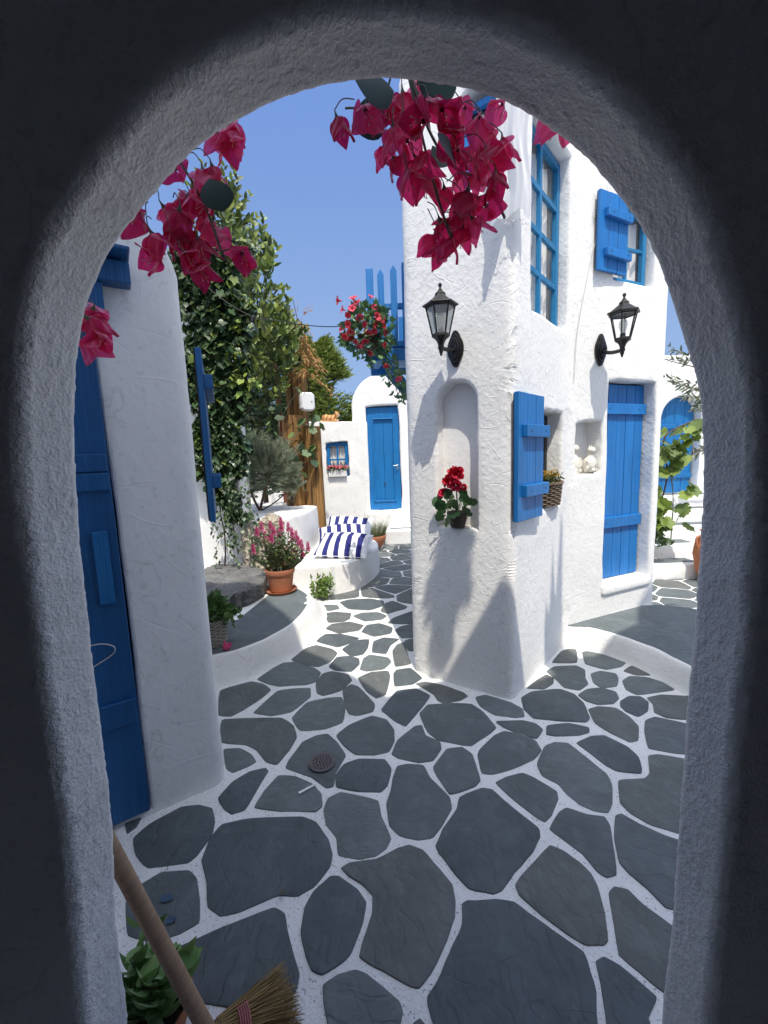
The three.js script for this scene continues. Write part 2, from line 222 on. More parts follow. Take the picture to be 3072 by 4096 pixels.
// ---------------------------------------------------------------- ground and paving
structure('ground', new THREE.PlaneGeometry(400, 400).rotateX(-Math.PI / 2).translate(0, -0.06, 0), M.earth);
const STONES = [
  '-114 158 -109 162 -108 156 -110 153;-106 151 -103 157 -94 165 -86 166 -80 164 -76 157 -75 151 -77 143 -79 140 -93 138 -101 144;-72 156 -61 158 -39 158 -33 155 -27 147 -25 141 -25 136 -30 129 -35 126 -42 127 -53 122 -59 121 -64 124 -68 132 -73 140 -74 149;-94 126 -92 132 -87 136 -77 136 -73 133 -69 126 -66 119 -71 116 -78 114 -87 116;-68 112 -56 117 -42 122 -38 120 -36 115 -33 109 -30 104 -30 100 -36 96 -53 98 -67 100 -75 107;-31 122 -29 127 -24 132 -21 132 -14 127 -11 123 -12 117 -15 109 -17 107 -23 104 -26 105 -28 108 -31 115;-53 187 -48 205 -41 210 -35 211 -29 203 -24 194 -26 189 -28 183 -28 175 -31 174 -39 181;-79 170 -76 179 -70 185 -63 187 -61 185 -63 175 -65 163 -70 161 -74 164;-89 202 -80 202 -73 197 -69 192 -72 189 -78 185 -82 188;-100 228 -64 227 -56 219 -52 210 -54 200 -58 190 -64 192 -71 201 -78 205 -92 207;-61 164 -59 173 -55 182 -47 181 -38 176 -33 170 -32 164 -34 161 -49 162;-29 167 -24 170 -16 168 -7 165 -6 157 -2 147 -4 143 -8 140 -14 139 -22 141 -23 148 -28 154 -30 161;-27 181 -24 188 -17 191 -4 190 -1 184 -3 174 -6 170 -16 171 -26 174;-30 210 -24 218 -11 226 -3 222 1 213 1 204 -2 196 -9 194 -19 195 -25 202;-22 101 -18 103 -13 104 -10 103 -4 99 -1 97 0 95 -1 92 -3 90 -13 89 -19 92 -21 97',
  '0 194 3 204 13 215 17 216 18 207 25 202 25 197 20 189 13 188 3 191;2 185 7 186 15 185 17 177 24 166 24 160 20 154 15 147 9 146 2 148 -2 153 -3 164 -1 170 0 177;-20 135 -17 137 -7 138 1 142 5 143 10 141 15 134 19 128 19 124 18 118 14 111 9 104 5 100 2 101 -8 106 -12 108 -11 112 -8 120 -8 125 -12 129 -17 132;3 92 5 93 6 92 9 90 10 87 2 87;22 121 24 122 33 122 39 121 42 118 49 112 55 107 55 104 54 98 51 91 49 86 11 87 8 96 8 98 11 101 16 108 21 115;16 143 20 150 27 159 29 165 40 170 44 169 48 162 57 149 56 145 51 139 42 132 36 126 33 125 25 127 22 131 17 140;45 130 55 138 59 141 63 139 67 134 69 130 69 126 67 118 64 110 62 109 57 109 53 112 47 118 42 124 42 127;47 173 53 176 61 178 65 175 72 167 71 163 65 155 61 152 58 155 52 164;62 148 69 156 73 158 80 154 86 153 86 149 81 137 78 130 74 129 72 131 70 138 66 143;91 153 94 154 98 149 104 144 110 141 92 118 88 119 86 125 83 130 82 134 85 143;72 123 75 125 79 124 81 119 85 114 88 110 76 95 72 98 69 102 66 106 67 109 69 114;58 104 61 105 64 103 70 96 69 95 65 92 65 91 62 86 52 86 55 93 57 99;70 183 78 195 84 198 91 197 95 186 99 176 98 170 93 160 89 156 83 157 79 160 76 165 75 171 70 176;103 172 115 172 119 175 125 186 130 187 139 184 143 182 113 144 109 146 103 149 98 155 97 160;95 197 106 202 112 202 119 193 120 186 117 179 115 176 105 178 102 182 99 190;86 212 98 213 107 209 105 205 99 203 87 203 83 205;42 179 43 191 45 195 55 205 61 208 70 205 75 199 75 193 69 187 58 182 47 178;20 184 28 196 36 197 40 192 40 184 40 175 37 172 29 169 25 168 21 179;17 227 23 235 37 236 49 234 54 225 57 212 53 208 41 198 37 199 25 203 20 210;59 217 74 217 80 214 82 209 76 202 69 206 62 212',
  '-5 233 4 251 17 253 25 245 18 232 8 216 2 221 -5 231;17 259 24 261 35 256 46 247 48 243 43 239 32 236 29 240 28 246;53 241 60 243 73 234 77 228 76 221 70 220 60 223 54 232;81 239 89 245 108 247 114 241 115 232 112 218 108 214 95 216 81 219 79 228;87 249 97 258 106 265 109 260 106 254 98 248;108 269 116 275 131 275 134 269 129 259 128 252 119 245 111 249 110 260;116 281 130 297 140 302 142 299 134 280;145 295 153 297 165 290 169 279 160 272 149 269 139 278;136 264 144 267 152 263 150 257 144 248 134 247 132 253;159 266 166 271 173 274 176 260 165 260;152 254 159 259 170 257 175 251 177 242 165 240 151 238 148 244;116 240 125 246 134 247 140 242 138 235 132 230 123 230 118 234;138 232 146 237 152 236 153 230 147 222 139 217 135 222 135 227;115 225 122 227 131 225 134 217 134 209 127 198 122 197 117 204 113 213;155 234 165 237 177 235 183 234 165 213 154 216 151 221 155 228;141 213 148 216 159 210 164 208 145 186 129 192 135 204',
  '-113 259 -95 269 -86 265 -79 258 -82 250 -90 236 -95 231 -103 232;-83 233 -74 256 -63 258 -53 258 -51 248 -60 233 -71 230;-92 272 -85 286 -79 294 -70 294 -55 285 -49 278 -50 267 -56 263 -74 262 -81 265;-74 299 -66 317 -59 322 -45 314 -40 307 -44 293 -52 287 -66 293;-50 265 -47 276 -41 279 -29 274 -26 266 -32 255 -43 249 -47 252;-58 227 -52 242 -40 246 -31 246 -28 237 -28 221 -38 216 -51 215;-31 255 -26 261 -21 258 -10 238 -11 231 -20 227 -25 229 -28 239;-22 269 -13 276 -1 277 0 270 -3 248 -9 244 -15 252;-44 286 -40 300 -31 301 -23 297 -22 288 -27 278 -39 281;-21 281 -19 297 -15 302 -1 297 1 290 -4 280 -16 278;-37 313 -27 329 -16 330 -17 314 -20 304 -29 301;-13 307 -12 326 -4 332 9 328 1 318 -2 303;3 308 7 318 13 322 14 300 16 287 4 283;3 273 5 278 15 280 22 266 15 259 3 257;-60 330 -54 343 -40 342 -24 333 -31 325 -41 317;-23 345 -19 360 -8 363 4 352 2 340 -12 335;-56 355 -51 365 -36 369 -22 360 -26 348 -42 344;-61 392 -52 395 -36 391 -36 377 -41 370 -55 368;-33 383 -24 390 -9 390 -1 380 -6 372 -21 368;-68 411 -67 417 -52 415 -48 403 -59 398;-50 423 -41 430 -19 431 -4 422 -4 408 -18 397 -39 402;-7 393 -2 415 6 421 20 403 17 397 0 386;0 363 5 374 21 387 25 390 29 361 13 359;6 347 12 354 23 359 27 331 11 330;13 324 19 328 24 325 24 306 15 307',
];

const inPoly = (p, x, z) => { let c = false; for (let i = 0, j = p.length - 1; i < p.length; j = i++) if ((p[i][1] > z) !== (p[j][1] > z) && x < (p[j][0] - p[i][0]) * (z - p[i][1]) / (p[j][1] - p[i][1]) + p[i][0]) c = !c; return c; };
const soften = (p) => { for (const t of [0.09, 0.25]) { const q = []; for (let i = 0; i < p.length; i++) { const a = p[i], b = p[(i + 1) % p.length]; q.push([lerp(a[0], b[0], t), lerp(a[1], b[1], t)], [lerp(b[0], a[0], t), lerp(b[1], a[1], t)]); } p = q; } return p; };
const chaikin = (p, n) => { for (let k = 0; k < n; k++) { const q = []; for (let i = 0; i < p.length; i++) { const a = p[i], b = p[(i + 1) % p.length]; q.push([a[0] * 0.75 + b[0] * 0.25, a[1] * 0.75 + b[1] * 0.25], [a[0] * 0.25 + b[0] * 0.75, a[1] * 0.25 + b[1] * 0.75]); } p = q; } return p; };
const HOUSE = [[0.17, -2.76], [0.74, -2.36], [1.35, -3.07], [2.33, -3.5], [2.6, -4.6], [0.47, -5.2]];
const PLATFORM_TOP = [[-1.6, -2.58], [-1.15, -2.68], [-0.93, -2.85], [-0.74, -3.22], [-0.69, -3.6], [-0.72, -3.86], [-0.86, -4.08], [-1.03, -4.22], [-1.3, -4.5], [-1.95, -4.5], [-1.95, -3.2]];
const PLATFORM_BASE = [[-1.6, -2.5], [-1.15, -2.62], [-0.92, -2.79], [-0.72, -3.07], [-0.59, -3.39], [-0.585, -3.87], [-0.68, -4.22], [-0.85, -4.4], [-1.2, -4.6], [-2, -4.6], [-2, -3.2]];
const TERRACE_TOP = [[1.22, -3.22], [1.36, -3.10], [1.5, -3.07], [1.66, -2.91], [1.78, -2.69], [1.84, -2.44], [1.95, -2.1], [2.3, -1.8], [3.1, -2.2], [2.75, -3.2], [2.35, -3.56]];
const TERRACE_BASE = [[1.1, -3.12], [1.28, -3.04], [1.45, -2.99], [1.62, -2.86], [1.74, -2.62], [1.80, -2.38], [1.9, -2.02], [2.3, -1.7], [3.2, -2.2], [2.82, -3.25], [2.36, -3.62]];
const BENCH = [[-0.69, -4.41], [-0.40, -4.57], [-0.25, -4.76], [-0.10, -5.2], [-0.07, -5.6], [-0.25, -6.1], [-0.9, -6.4], [-1.4, -6.3], [-1.4, -4.5]];
{
  const paving = new THREE.Group(); paving.name = 'courtyard_pavement'; paving.userData.kind = 'structure'; scene.add(paving);
  // white mortar between the stones
  const gs = new THREE.PlaneGeometry(7.6, 8.4, 190, 210).rotateX(-Math.PI / 2).translate(1.3, 0, -4.1), gp = gs.attributes.position, gu = gs.attributes.uv, w = V();
  for (let i = 0; i < gp.count; i++) { w.fromBufferAttribute(gp, i); gp.setY(i, 0.003 * n3(w, 9, 3)); gu.setXY(i, w.x, w.z); }
  gs.computeVertexNormals();
  part(paving, 'mortar', gs, M.grout);
  const mats = [0, 1, 2, 3].map((k) => { const m = M.slateTop.clone(); m.color = lin([1, 0.8, 1.24, 1.12][k], [1, 0.83, 1.24, 1.05][k], [1, 0.86, 1.2, 0.98][k]); m.map = rep(T.slate, 0.9 + 0.13 * k); m.map.rotation = k * 0.9; m.bumpMap = rep(T.slateH, 0.8 + 0.1 * k); m.bumpMap.rotation = k * 1.3 + 0.4; return m; });
  const stones = STONES.join(';').split(';').map((s) => { const n = s.trim().split(/\s+/).map(Number), p = []; for (let i = 0; i < n.length; i += 2) p.push([n[i] / 100, -n[i + 1] / 100]); return p; });
  // the rest of the yard: cells round free seeds, kept clear of the stones above
  const edge = []; for (const p of stones) for (let i = 0; i < p.length; i++) { const a = p[i], b = p[(i + 1) % p.length], k = Math.ceil(Math.hypot(a[0] - b[0], a[1] - b[1]) / 0.06); for (let j = 0; j < k; j++) edge.push([lerp(a[0], b[0], j / k), lerp(a[1], b[1], j / k)]); }
  const solid = (x, z) => inPoly(HOUSE, x, z) || inPoly(PLATFORM_BASE, x, z) || inPoly(TERRACE_BASE, x, z) || inPoly(BENCH, x, z);
  const free = [];
  for (let z = -0.9; z > -8; z -= 0.27) for (let x = -1.2; x < 4.2; x += 0.36) {
    const sx = x + rs(0.11) + (Math.round(z / 0.27) % 2) * 0.18, sz = z + rs(0.08);
    if (z > -4.2 && x < 1.1) continue;
    if (solid(sx, sz) || stones.some((p) => inPoly(p, sx, sz))) continue;
    free.push([sx, sz]);
  }
  for (const s of free) {
    let cell = []; for (let i = 0; i < 8; i++) cell.push([s[0] + 0.34 * Math.cos(i * Math.PI / 4), s[1] + 0.34 * Math.sin(i * Math.PI / 4)]);
    const cut = (mx, mz, nx, nz) => { const q = []; for (let i = 0; i < cell.length; i++) { const a = cell[i], b = cell[(i + 1) % cell.length], da = (a[0] - mx) * nx + (a[1] - mz) * nz, db = (b[0] - mx) * nx + (b[1] - mz) * nz; if (da <= 0) q.push(a); if ((da < 0) !== (db < 0)) { const t = da / (da - db); q.push([lerp(a[0], b[0], t), lerp(a[1], b[1], t)]); } } cell = q; };
    for (const o of free) { if (o === s) continue; const dx = o[0] - s[0], dz = o[1] - s[1], l = Math.hypot(dx, dz); if (l < 0.9) cut(s[0] + dx / 2 - dx / l * 0.017, s[1] + dz / 2 - dz / l * 0.017, dx / l, dz / l); }
    for (const o of edge) { const dx = o[0] - s[0], dz = o[1] - s[1], l = Math.hypot(dx, dz); if (l < 0.5) cut(o[0] - dx / l * 0.035, o[1] - dz / l * 0.035, dx / l, dz / l); }
    if (cell.length < 3) continue; let ar = 0; for (let i = 0; i < cell.length; i++) { const a = cell[i], b = cell[(i + 1) % cell.length]; ar += a[0] * b[1] - a[1] * b[0]; }
    if (Math.abs(ar) / 2 < 0.012) continue; stones.push(cell);
  }
  for (const raw of stones) {
    let cx = 0, cz = 0; for (const q of raw) { cx += q[0] / raw.length; cz += q[1] / raw.length; }
    const big = raw.length, ring = soften(raw).map(([x, z]) => { const l = Math.hypot(x - cx, z - cz), k = 1.012 + 0.0045 / Math.max(0.05, l) + 0.014 * n3(V(x, 0, z), 14, 2) + 0.008 * n3(V(x, 0, z), 40, 6); return [cx + (x - cx) * k, cz + (z - cz) * k]; });
    const N = ring.length, pos = [], uv = [], idx = [], rows = [[0, -0.006], [0.0, 0.0025], [0.0025, 0.0045], [0.03, 0.0055]];
    const tx = rs(0.006), tz = rs(0.006);
    for (const [inset, y] of rows) for (const [x, z] of ring) { const l = Math.hypot(x - cx, z - cz), k = 1 - Math.min(0.5, inset / l), X = cx + (x - cx) * k, Z = cz + (z - cz) * k; pos.push(X, y + (inset > 0 ? (X - cx) * tx + (Z - cz) * tz + 0.002 * n3(V(X, 0, Z), 7, 8) : 0), Z); uv.push(X + cx * 3.1, Z + cz * 1.7); }
    pos.push(cx, 0.006, cz); uv.push(cx * 4.1, cz * 2.7);
    let ar = 0; for (let i = 0; i < N; i++) { const a = ring[i], b = ring[(i + 1) % N]; ar += a[0] * b[1] - a[1] * b[0]; }
    for (let r = 0; r < rows.length - 1; r++) for (let i = 0; i < N; i++) { const a = r * N + i, b = r * N + (i + 1) % N, c = a + N, d = b + N; if (ar > 0) idx.push(a, c, b, b, c, d); else idx.push(a, b, c, b, d, c); }
    for (let i = 0; i < N; i++) { const a = (rows.length - 1) * N + i, b = (rows.length - 1) * N + (i + 1) % N; if (ar > 0) idx.push(a, rows.length * N, b); else idx.push(a, b, rows.length * N); }
    const g = new THREE.BufferGeometry(); g.setAttribute('position', new THREE.Float32BufferAttribute(pos, 3)); g.setAttribute('uv', new THREE.Float32BufferAttribute(uv, 2)); g.setIndex(idx); g.computeVertexNormals();
    part(paving, 'stone', g, pick(mats));
  }
  // a short brush stroke of white paint on one stone, and blue paint spilled by the door
  part(paving, 'paint_mark', box(0.085, 0.004, 0.013, 0, 0, 0, 0.0015).rotateY(0.62).translate(-0.395, 0.0105, -1.725), M.grout);
  const spill = (x, z, r, m) => { const s = new THREE.Shape(); for (let i = 0; i < 22; i++) { const a = i / 22 * 7, k = r * (0.6 + 0.5 * rnd()); s[i ? 'lineTo' : 'moveTo'](x + Math.cos(a) * k * 1.5, -z + Math.sin(a) * k); } const g = new THREE.ShapeGeometry(s).rotateX(-Math.PI / 2).translate(0, 0.0135, 0); part(paving, 'paint_mark', g, m); };
  const bluish = std({ color: lin(0.05, 0.10, 0.16), roughness: 0.7 }); spill(-0.80, -1.26, 0.016, bluish); spill(-0.75, -1.19, 0.012, bluish);
}
{ // round floor drain
  const t = thing('floor_drain', 'round perforated metal floor drain set in a grey stone', 'drain', [-0.35, 0.012, -1.885]);
  const s = new THREE.Shape(); s.absarc(0, 0, 0.057, 0, Math.PI * 2); const holes = [[0, 0]]; for (let k = 1; k < 4; k++) for (let i = 0; i < k * 6; i++) { const a = i / (k * 6) * Math.PI * 2 + k; holes.push([Math.cos(a) * k * 0.0148, Math.sin(a) * k * 0.0148]); }
  for (const [x, y] of holes) { const h = new THREE.Path(); h.absarc(x, y, 0.0054, 0, Math.PI * 2); s.holes.push(h); }
  part(t, 'grate', new THREE.ExtrudeGeometry(s, { depth: 0.004, bevelEnabled: true, bevelSize: 0.001, bevelThickness: 0.001, bevelSegments: 1, curveSegments: 10 }).rotateX(-Math.PI / 2).translate(-0.35, 0.012, -1.885), M.drain);
  part(t, 'rim', new THREE.TorusGeometry(0.061, 0.005, 8, 40).rotateX(Math.PI / 2).translate(-0.35, 0.013, -1.885), M.drain);
  part(t, 'sump', new THREE.CircleGeometry(0.058, 32).rotateX(-Math.PI / 2).translate(-0.35, 0.0105, -1.885), M.dark);
}
// ---------------------------------------------------------------- a curb lofted between a base outline and a top outline
function raised(parent, base, top, h, rim, name = 'curb') {
  const B = chaikin(base, 3), Tq = chaikin(top, 3), N = B.length, rows = []; let cx = 0, cz = 0; for (const p of Tq) { cx += p[0] / N; cz += p[1] / N; }
  const mixRow = (t, y, inset = 0) => rows.push(B.map((b, i) => { const x = lerp(b[0], Tq[i][0], t), z = lerp(b[1], Tq[i][1], t), l = Math.hypot(x - cx, z - cz), k = 1 - inset / l; return [cx + (x - cx) * k, y, cz + (z - cz) * k]; }));
  mixRow(-0.25, -0.01); mixRow(-0.05, 0.008); for (let i = 1; i <= 6; i++) mixRow(i / 8, h * i / 7); mixRow(0.92, h * 0.96); mixRow(1, h, 0); mixRow(1, h + 0.004, 0.015); mixRow(1, h + 0.002, rim + 0.03);
  const pos = [], uv = [], idx = []; const M_ = rows[0].length; let len = 0;
  rows.forEach((r, j) => { let s = 0; r.forEach((p, i) => { if (i) s += Math.hypot(p[0] - r[i - 1][0], p[2] - r[i - 1][2]); pos.push(...p); uv.push(s, j * 0.03); }); });
  for (let j = 0; j < rows.length - 1; j++) for (let i = 0; i < M_; i++) { const a = j * M_ + i, b = j * M_ + (i + 1) % M_; idx.push(a, b, a + M_, b, b + M_, a + M_); }
  let g = new THREE.BufferGeometry(); g.setAttribute('position', new THREE.Float32BufferAttribute(pos, 3)); g.setAttribute('uv', new THREE.Float32BufferAttribute(uv, 2)); g.setIndex(idx);
  let ar = 0; for (let i = 0; i < N; i++) { const a = B[i], b = B[(i + 1) % N]; ar += a[0] * b[1] - a[1] * b[0]; } if (ar > 0) g.setIndex(idx.map((_, k) => idx[k - (k % 3) + [0, 2, 1][k % 3]]));
  g.computeVertexNormals(); const n = g.attributes.normal, p = g.attributes.position, v = V(); for (let i = 0; i < p.count; i++) { v.fromBufferAttribute(p, i); const k = 0.007 * n3(v, 6, 4) + 0.003 * n3(v, 17, 2); p.setXYZ(i, v.x + n.getX(i) * k, v.y + n.getY(i) * k, v.z + n.getZ(i) * k); } g.computeVertexNormals();
  part(parent, name, g, M.plaster);
  return { inner: (d) => Tq.map(([x, z]) => { const l = Math.hypot(x - cx, z - cz), k = 1 - d / l; return [cx + (x - cx) * k, cz + (z - cz) * k]; }) };
}
const slab = (pts, y, t = 0.02) => { const g = boxUV(new THREE.ExtrudeGeometry(new THREE.Shape(pts.map(([x, z]) => new THREE.Vector2(x, -z))), { depth: t, bevelEnabled: false }).rotateX(-Math.PI / 2).translate(0, y - t, 0)); return g; };
const slateFlat = M.slateTop.clone(); slateFlat.color = lin(1.1, 1.12, 1.12);
{
  const t = thing('curved_step', 'low curved grey step with a white curb on the left side of the yard', 'step', [-1.2, 0, -3.4]);
  const r = raised(t, PLATFORM_BASE, PLATFORM_TOP, 0.2, 0.03); part(t, 'tread', slab(r.inner(0.022), 0.207), slateFlat);
  part(t, 'painted_band', slab([[-1.15, -3.95], [-1.17, -3.78], [-1.24, -3.3], [-1.33, -3.3], [-1.29, -3.64], [-1.24, -3.9]], 0.212, 0.004), M.plasterSoft);
  const t2 = thing('curved_terrace', 'broad curved grey terrace with a white curb below the blue plank door', 'terrace', [2.1, 0, -2.8]);
  const r2 = raised(t2, TERRACE_BASE, TERRACE_TOP, 0.15, 0.03); part(t2, 'tread', slab(r2.inner(0.03), 0.157), slateFlat);
}
// ---------------------------------------------------------------- the arch we look through, and the room behind it
{
  const t = thing('arch_building', 'whitewashed thick arched doorway in shade framing the whole view', 'archway', [0, 0, -0.72]);
  const out = []; const side = [[-0.640, 0.12], [-0.612, 0.259], [-0.593, 0.572], [-0.579, 0.793], [-0.574, 1.03], [-0.574, 1.2], [-0.571, 1.378], [-0.562, 1.526], [-0.548, 1.617], [-0.514, 1.752], [-0.471, 1.836], [-0.419, 1.902], [-0.369, 1.955], [-0.3, 2.018], [-0.234, 2.056], [-0.122, 2.096], [-0.044, 2.11], [0.025, 2.113], [0.117, 2.103], [0.202, 2.082], [0.273, 2.049], [0.344, 2.001], [0.418, 1.93], [0.473, 1.858], [0.514, 1.765], [0.548, 1.677], [0.573, 1.579], [0.586, 1.469], [0.597, 1.2], [0.592, 1.026], [0.59, 0.801], [0.585, 0.581], [0.582, 0.209], [0.582, 0.12]];
  const c = new THREE.CatmullRomCurve3([V(-0.66, -0.1, 0), ...side.map((p) => V(p[0], p[1], 0)), V(0.582, -0.1, 0)], false, 'centripetal');
  const NU = 900, prof = []; // [offset outward from the opening, z]
  const zf = -0.78, zn = -0.665;
  prof.push([1.3, zf], [0.6, zf], [0.2, zf], [0.08, zf]); for (let i = 0; i <= 6; i++) { const a = i / 6 * Math.PI / 2; prof.push([0.02 * (1 - Math.sin(a)), zf + 0.02 * (1 - Math.cos(a))]); }
  for (let i = 1; i < 22; i++) prof.push([0.006 * i / 22, lerp(zf + 0.02, zn - 0.022, i / 22)]);
  for (let i = 0; i <= 16; i++) { const a = i / 16 * Math.PI / 2; prof.push([0.006 + 0.024 * (1 - Math.cos(a)), zn - 0.022 + 0.022 * Math.sin(a)]); }
  for (const o of [0.045, 0.06, 0.08, 0.1, 0.13, 0.17, 0.22, 0.3, 0.4, 0.55, 0.75, 1.0, 1.4]) prof.push([o, zn]);
  const pos = [], uv = [], idx = [], L = c.getLength(), cen = V(), tan = V(), K = prof.length; let vlen = [0]; for (let j = 1; j < K; j++) vlen.push(vlen[j - 1] + Math.hypot(prof[j][0] - prof[j - 1][0], prof[j][1] - prof[j - 1][1]));
  for (let i = 0; i <= NU; i++) { const u = i / NU; c.getPointAt(u, cen); c.getTangentAt(u, tan); const ox = -tan.y, oy = tan.x; // outward = left of travel
    for (let j = 0; j < K; j++) { const o = prof[j][0]; pos.push(cen.x + ox * o, Math.max(-0.12, cen.y + oy * o), prof[j][1]); uv.push(u * L, vlen[j]); } }
  for (let i = 0; i < NU; i++) for (let j = 0; j < K - 1; j++) { const a = i * K + j, b = a + K; idx.push(a, b, a + 1, b, b + 1, a + 1); }
  const g = new THREE.BufferGeometry(); g.setAttribute('position', new THREE.Float32BufferAttribute(pos, 3)); g.setAttribute('uv', new THREE.Float32BufferAttribute(uv, 2)); g.setIndex(idx); g.computeVertexNormals();
  const p = g.attributes.position, n = g.attributes.normal, v = V();
  for (let i = 0; i < p.count; i++) { v.fromBufferAttribute(p, i); const k = 0.006 * n3(v, 4, 3) + 0.002 * n3(v, 16, 9) + 0.0022 * Math.max(0, n3(v, 95, 19)) + 0.0008 * n3(v, 45, 33); const s = n.getZ(i); p.setXYZ(i, v.x + n.getX(i) * k, v.y + n.getY(i) * k, v.z + s * k); }
  g.computeVertexNormals();
  part(t, 'arch_wall', g, M.arch);
  // the wall above with its stepped gables (it throws the shade over the yard), behind it the closed room
  const roof = [[-4.5, -0.1], [-0.9, -0.1], [-0.9, 2.35], [0.9, 2.35], [0.9, -0.1], [4.5, -0.1], [4.5, 3.1], [3.4, 3.1], [3.3, 6.5], [3.0, 6.5], [2.79, 6.16], [2.63, 5.84], [2.55, 5.64], [2.33, 5.04], [1.99, 4.64], [1.87, 4.46], [1.75, 4.45], [1.72, 5.3], [1.705, 5.75], [1.69, 5.78], [1.67, 5.72], [1.61, 5.03], [1.585, 5.05], [1.55, 5.32], [1.51, 4.78], [1.48, 4.7], [1.45, 4.74], [1.47, 4.3], [1.44, 3.95], [1.32, 3.86], [1.17, 3.7], [1.03, 4.1], [0.97, 4.22], [0.9, 4.14], [0.75, 4.0], [0.5, 3.77], [0.38, 3.69], [0.27, 3.57], [0.18, 3.84], [0.12, 4.03], [0, 4.39], [-0.11, 4.71], [-0.24, 4.95], [-0.42, 5.81], [-0.65, 6.75], [-0.8, 6.9], [-1.25, 6.9], [-1.35, 3.1], [-4.5, 3.1]];
  const up = new THREE.ExtrudeGeometry(new THREE.Shape(roof.map((q) => new THREE.Vector2(...q))), { depth: 0.11, bevelEnabled: false }).translate(0, 0, -0.762);
  part(t, 'gable_wall', boxUV(up), M.plaster);
  const shell = (w, h, d, x, y, z) => box(w, h, d, x, y, z, 0.01);
  part(t, 'room', merge([shell(0.2, 3.2, 4.2, -2.6, 1.4, 1.5), shell(0.2, 3.2, 4.2, 2.6, 1.4, 1.5), shell(5.4, 3.2, 0.2, 0, 1.4, 3.5), shell(5.4, 0.2, 4.25, 0, 2.95, 1.475), shell(5.4, 0.1, 4.2, 0, -0.05, 1.45)]), M.room);
}
// vine on the roof edge whose shade falls on the house front
const SHADE_VINE = [[0.66, 4.5], [0.70, 4.66], [0.74, 4.7], [0.76, 4.6], [0.76, 4.42], [0.72, 4.45], [0.67, 4.3], [0.66, 4.1]];
// ---------------------------------------------------------------- planks, shutters, windows
function plankDoor(parent, name, f, s0, s1, y0, y1, out, n, mat, battens, { thick = 0.022, bt = 0.026, bover = 0, gap = 0.0035, label } = {}) {
  const w = (s1 - s0) / n, back = part(parent, name, inF(f, box(s1 - s0 - 0.01, y1 - y0 - 0.01, 0.012, (s0 + s1) / 2, (y0 + y1) / 2, out - thick, 0.002)), M.dark, label ? { label } : undefined);
  for (let i = 0; i < n; i++) part(back, 'plank', inF(f, box(w - gap, y1 - y0, thick, s0 + w * (i + 0.5), (y0 + y1) / 2 + rs(0.002), out - thick / 2 + rs(0.0012), 0.0035, rnd() * 5)), mat);
  for (const [by0, by1, a = s0, b = s1] of battens) part(back, 'batten', inF(f, box(b - a, by1 - by0, bt, (a + b) / 2, (by0 + by1) / 2, out + bt / 2 + 0.0005, 0.005, rnd() * 5).rotateZ(0)), mat);
  for (const [by0, by1, a = s0, b = s1] of battens) for (const q of [0.17, 0.83]) part(back, 'screw', inF(f, new THREE.SphereGeometry(0.0055, 8, 5).scale(1, 1, 0.35).translate(lerp(a, b, q) + rs(0.006), (by0 + by1) / 2 + rs(0.004), out + bt + 0.0012)), M.iron);
  return back;
}
function windowUnit(parent, f, s0, s1, y0, y1, out, cols, rows, mat, { fw = 0.04, bar = 0.022, curtain = true } = {}) {
  const fr = [box(fw, y1 - y0, 0.035, s0 + fw / 2, (y0 + y1) / 2, out, 0.004), box(fw, y1 - y0, 0.035, s1 - fw / 2, (y0 + y1) / 2, out, 0.004), box(s1 - s0 - 2 * fw, fw, 0.033, (s0 + s1) / 2, y0 + fw / 2, out, 0.004), box(s1 - s0 - 2 * fw, fw, 0.033, (s0 + s1) / 2, y1 - fw / 2, out, 0.004)];
  const W = part(parent, 'window', inF(f, merge(fr)), mat), iw = s1 - s0 - 2 * fw, ih = y1 - y0 - 2 * fw;
  for (let i = 1; i < cols; i++) part(W, 'glazing_bar', inF(f, box(bar, ih, 0.026, s0 + fw + iw * i / cols, (y0 + y1) / 2, out, 0.003)), mat);
  for (let j = 1; j < rows; j++) part(W, 'glazing_bar', inF(f, box(iw, bar, 0.024, (s0 + s1) / 2, y0 + fw + ih * j / rows, out, 0.003)), mat);
  for (let i = 0; i < cols; i++) for (let j = 0; j < rows; j++) part(W, 'pane', inF(f, new THREE.PlaneGeometry(iw / cols, ih / rows).translate(s0 + fw + iw * (i + 0.5) / cols, y0 + fw + ih * (j + 0.5) / rows, out - 0.006)), M.glass);
  if (curtain) { const c = new THREE.PlaneGeometry(iw, ih, 60, 4).translate((s0 + s1) / 2, (y0 + y1) / 2, out - 0.05), p = c.attributes.position; for (let i = 0; i < p.count; i++) p.setZ(i, p.getZ(i) + 0.012 * Math.sin(p.getX(i) * 95 + p.getY(i) * 2)); c.computeVertexNormals(); part(W, 'curtain', inF(f, c), M.curtain); }
  return W;
}
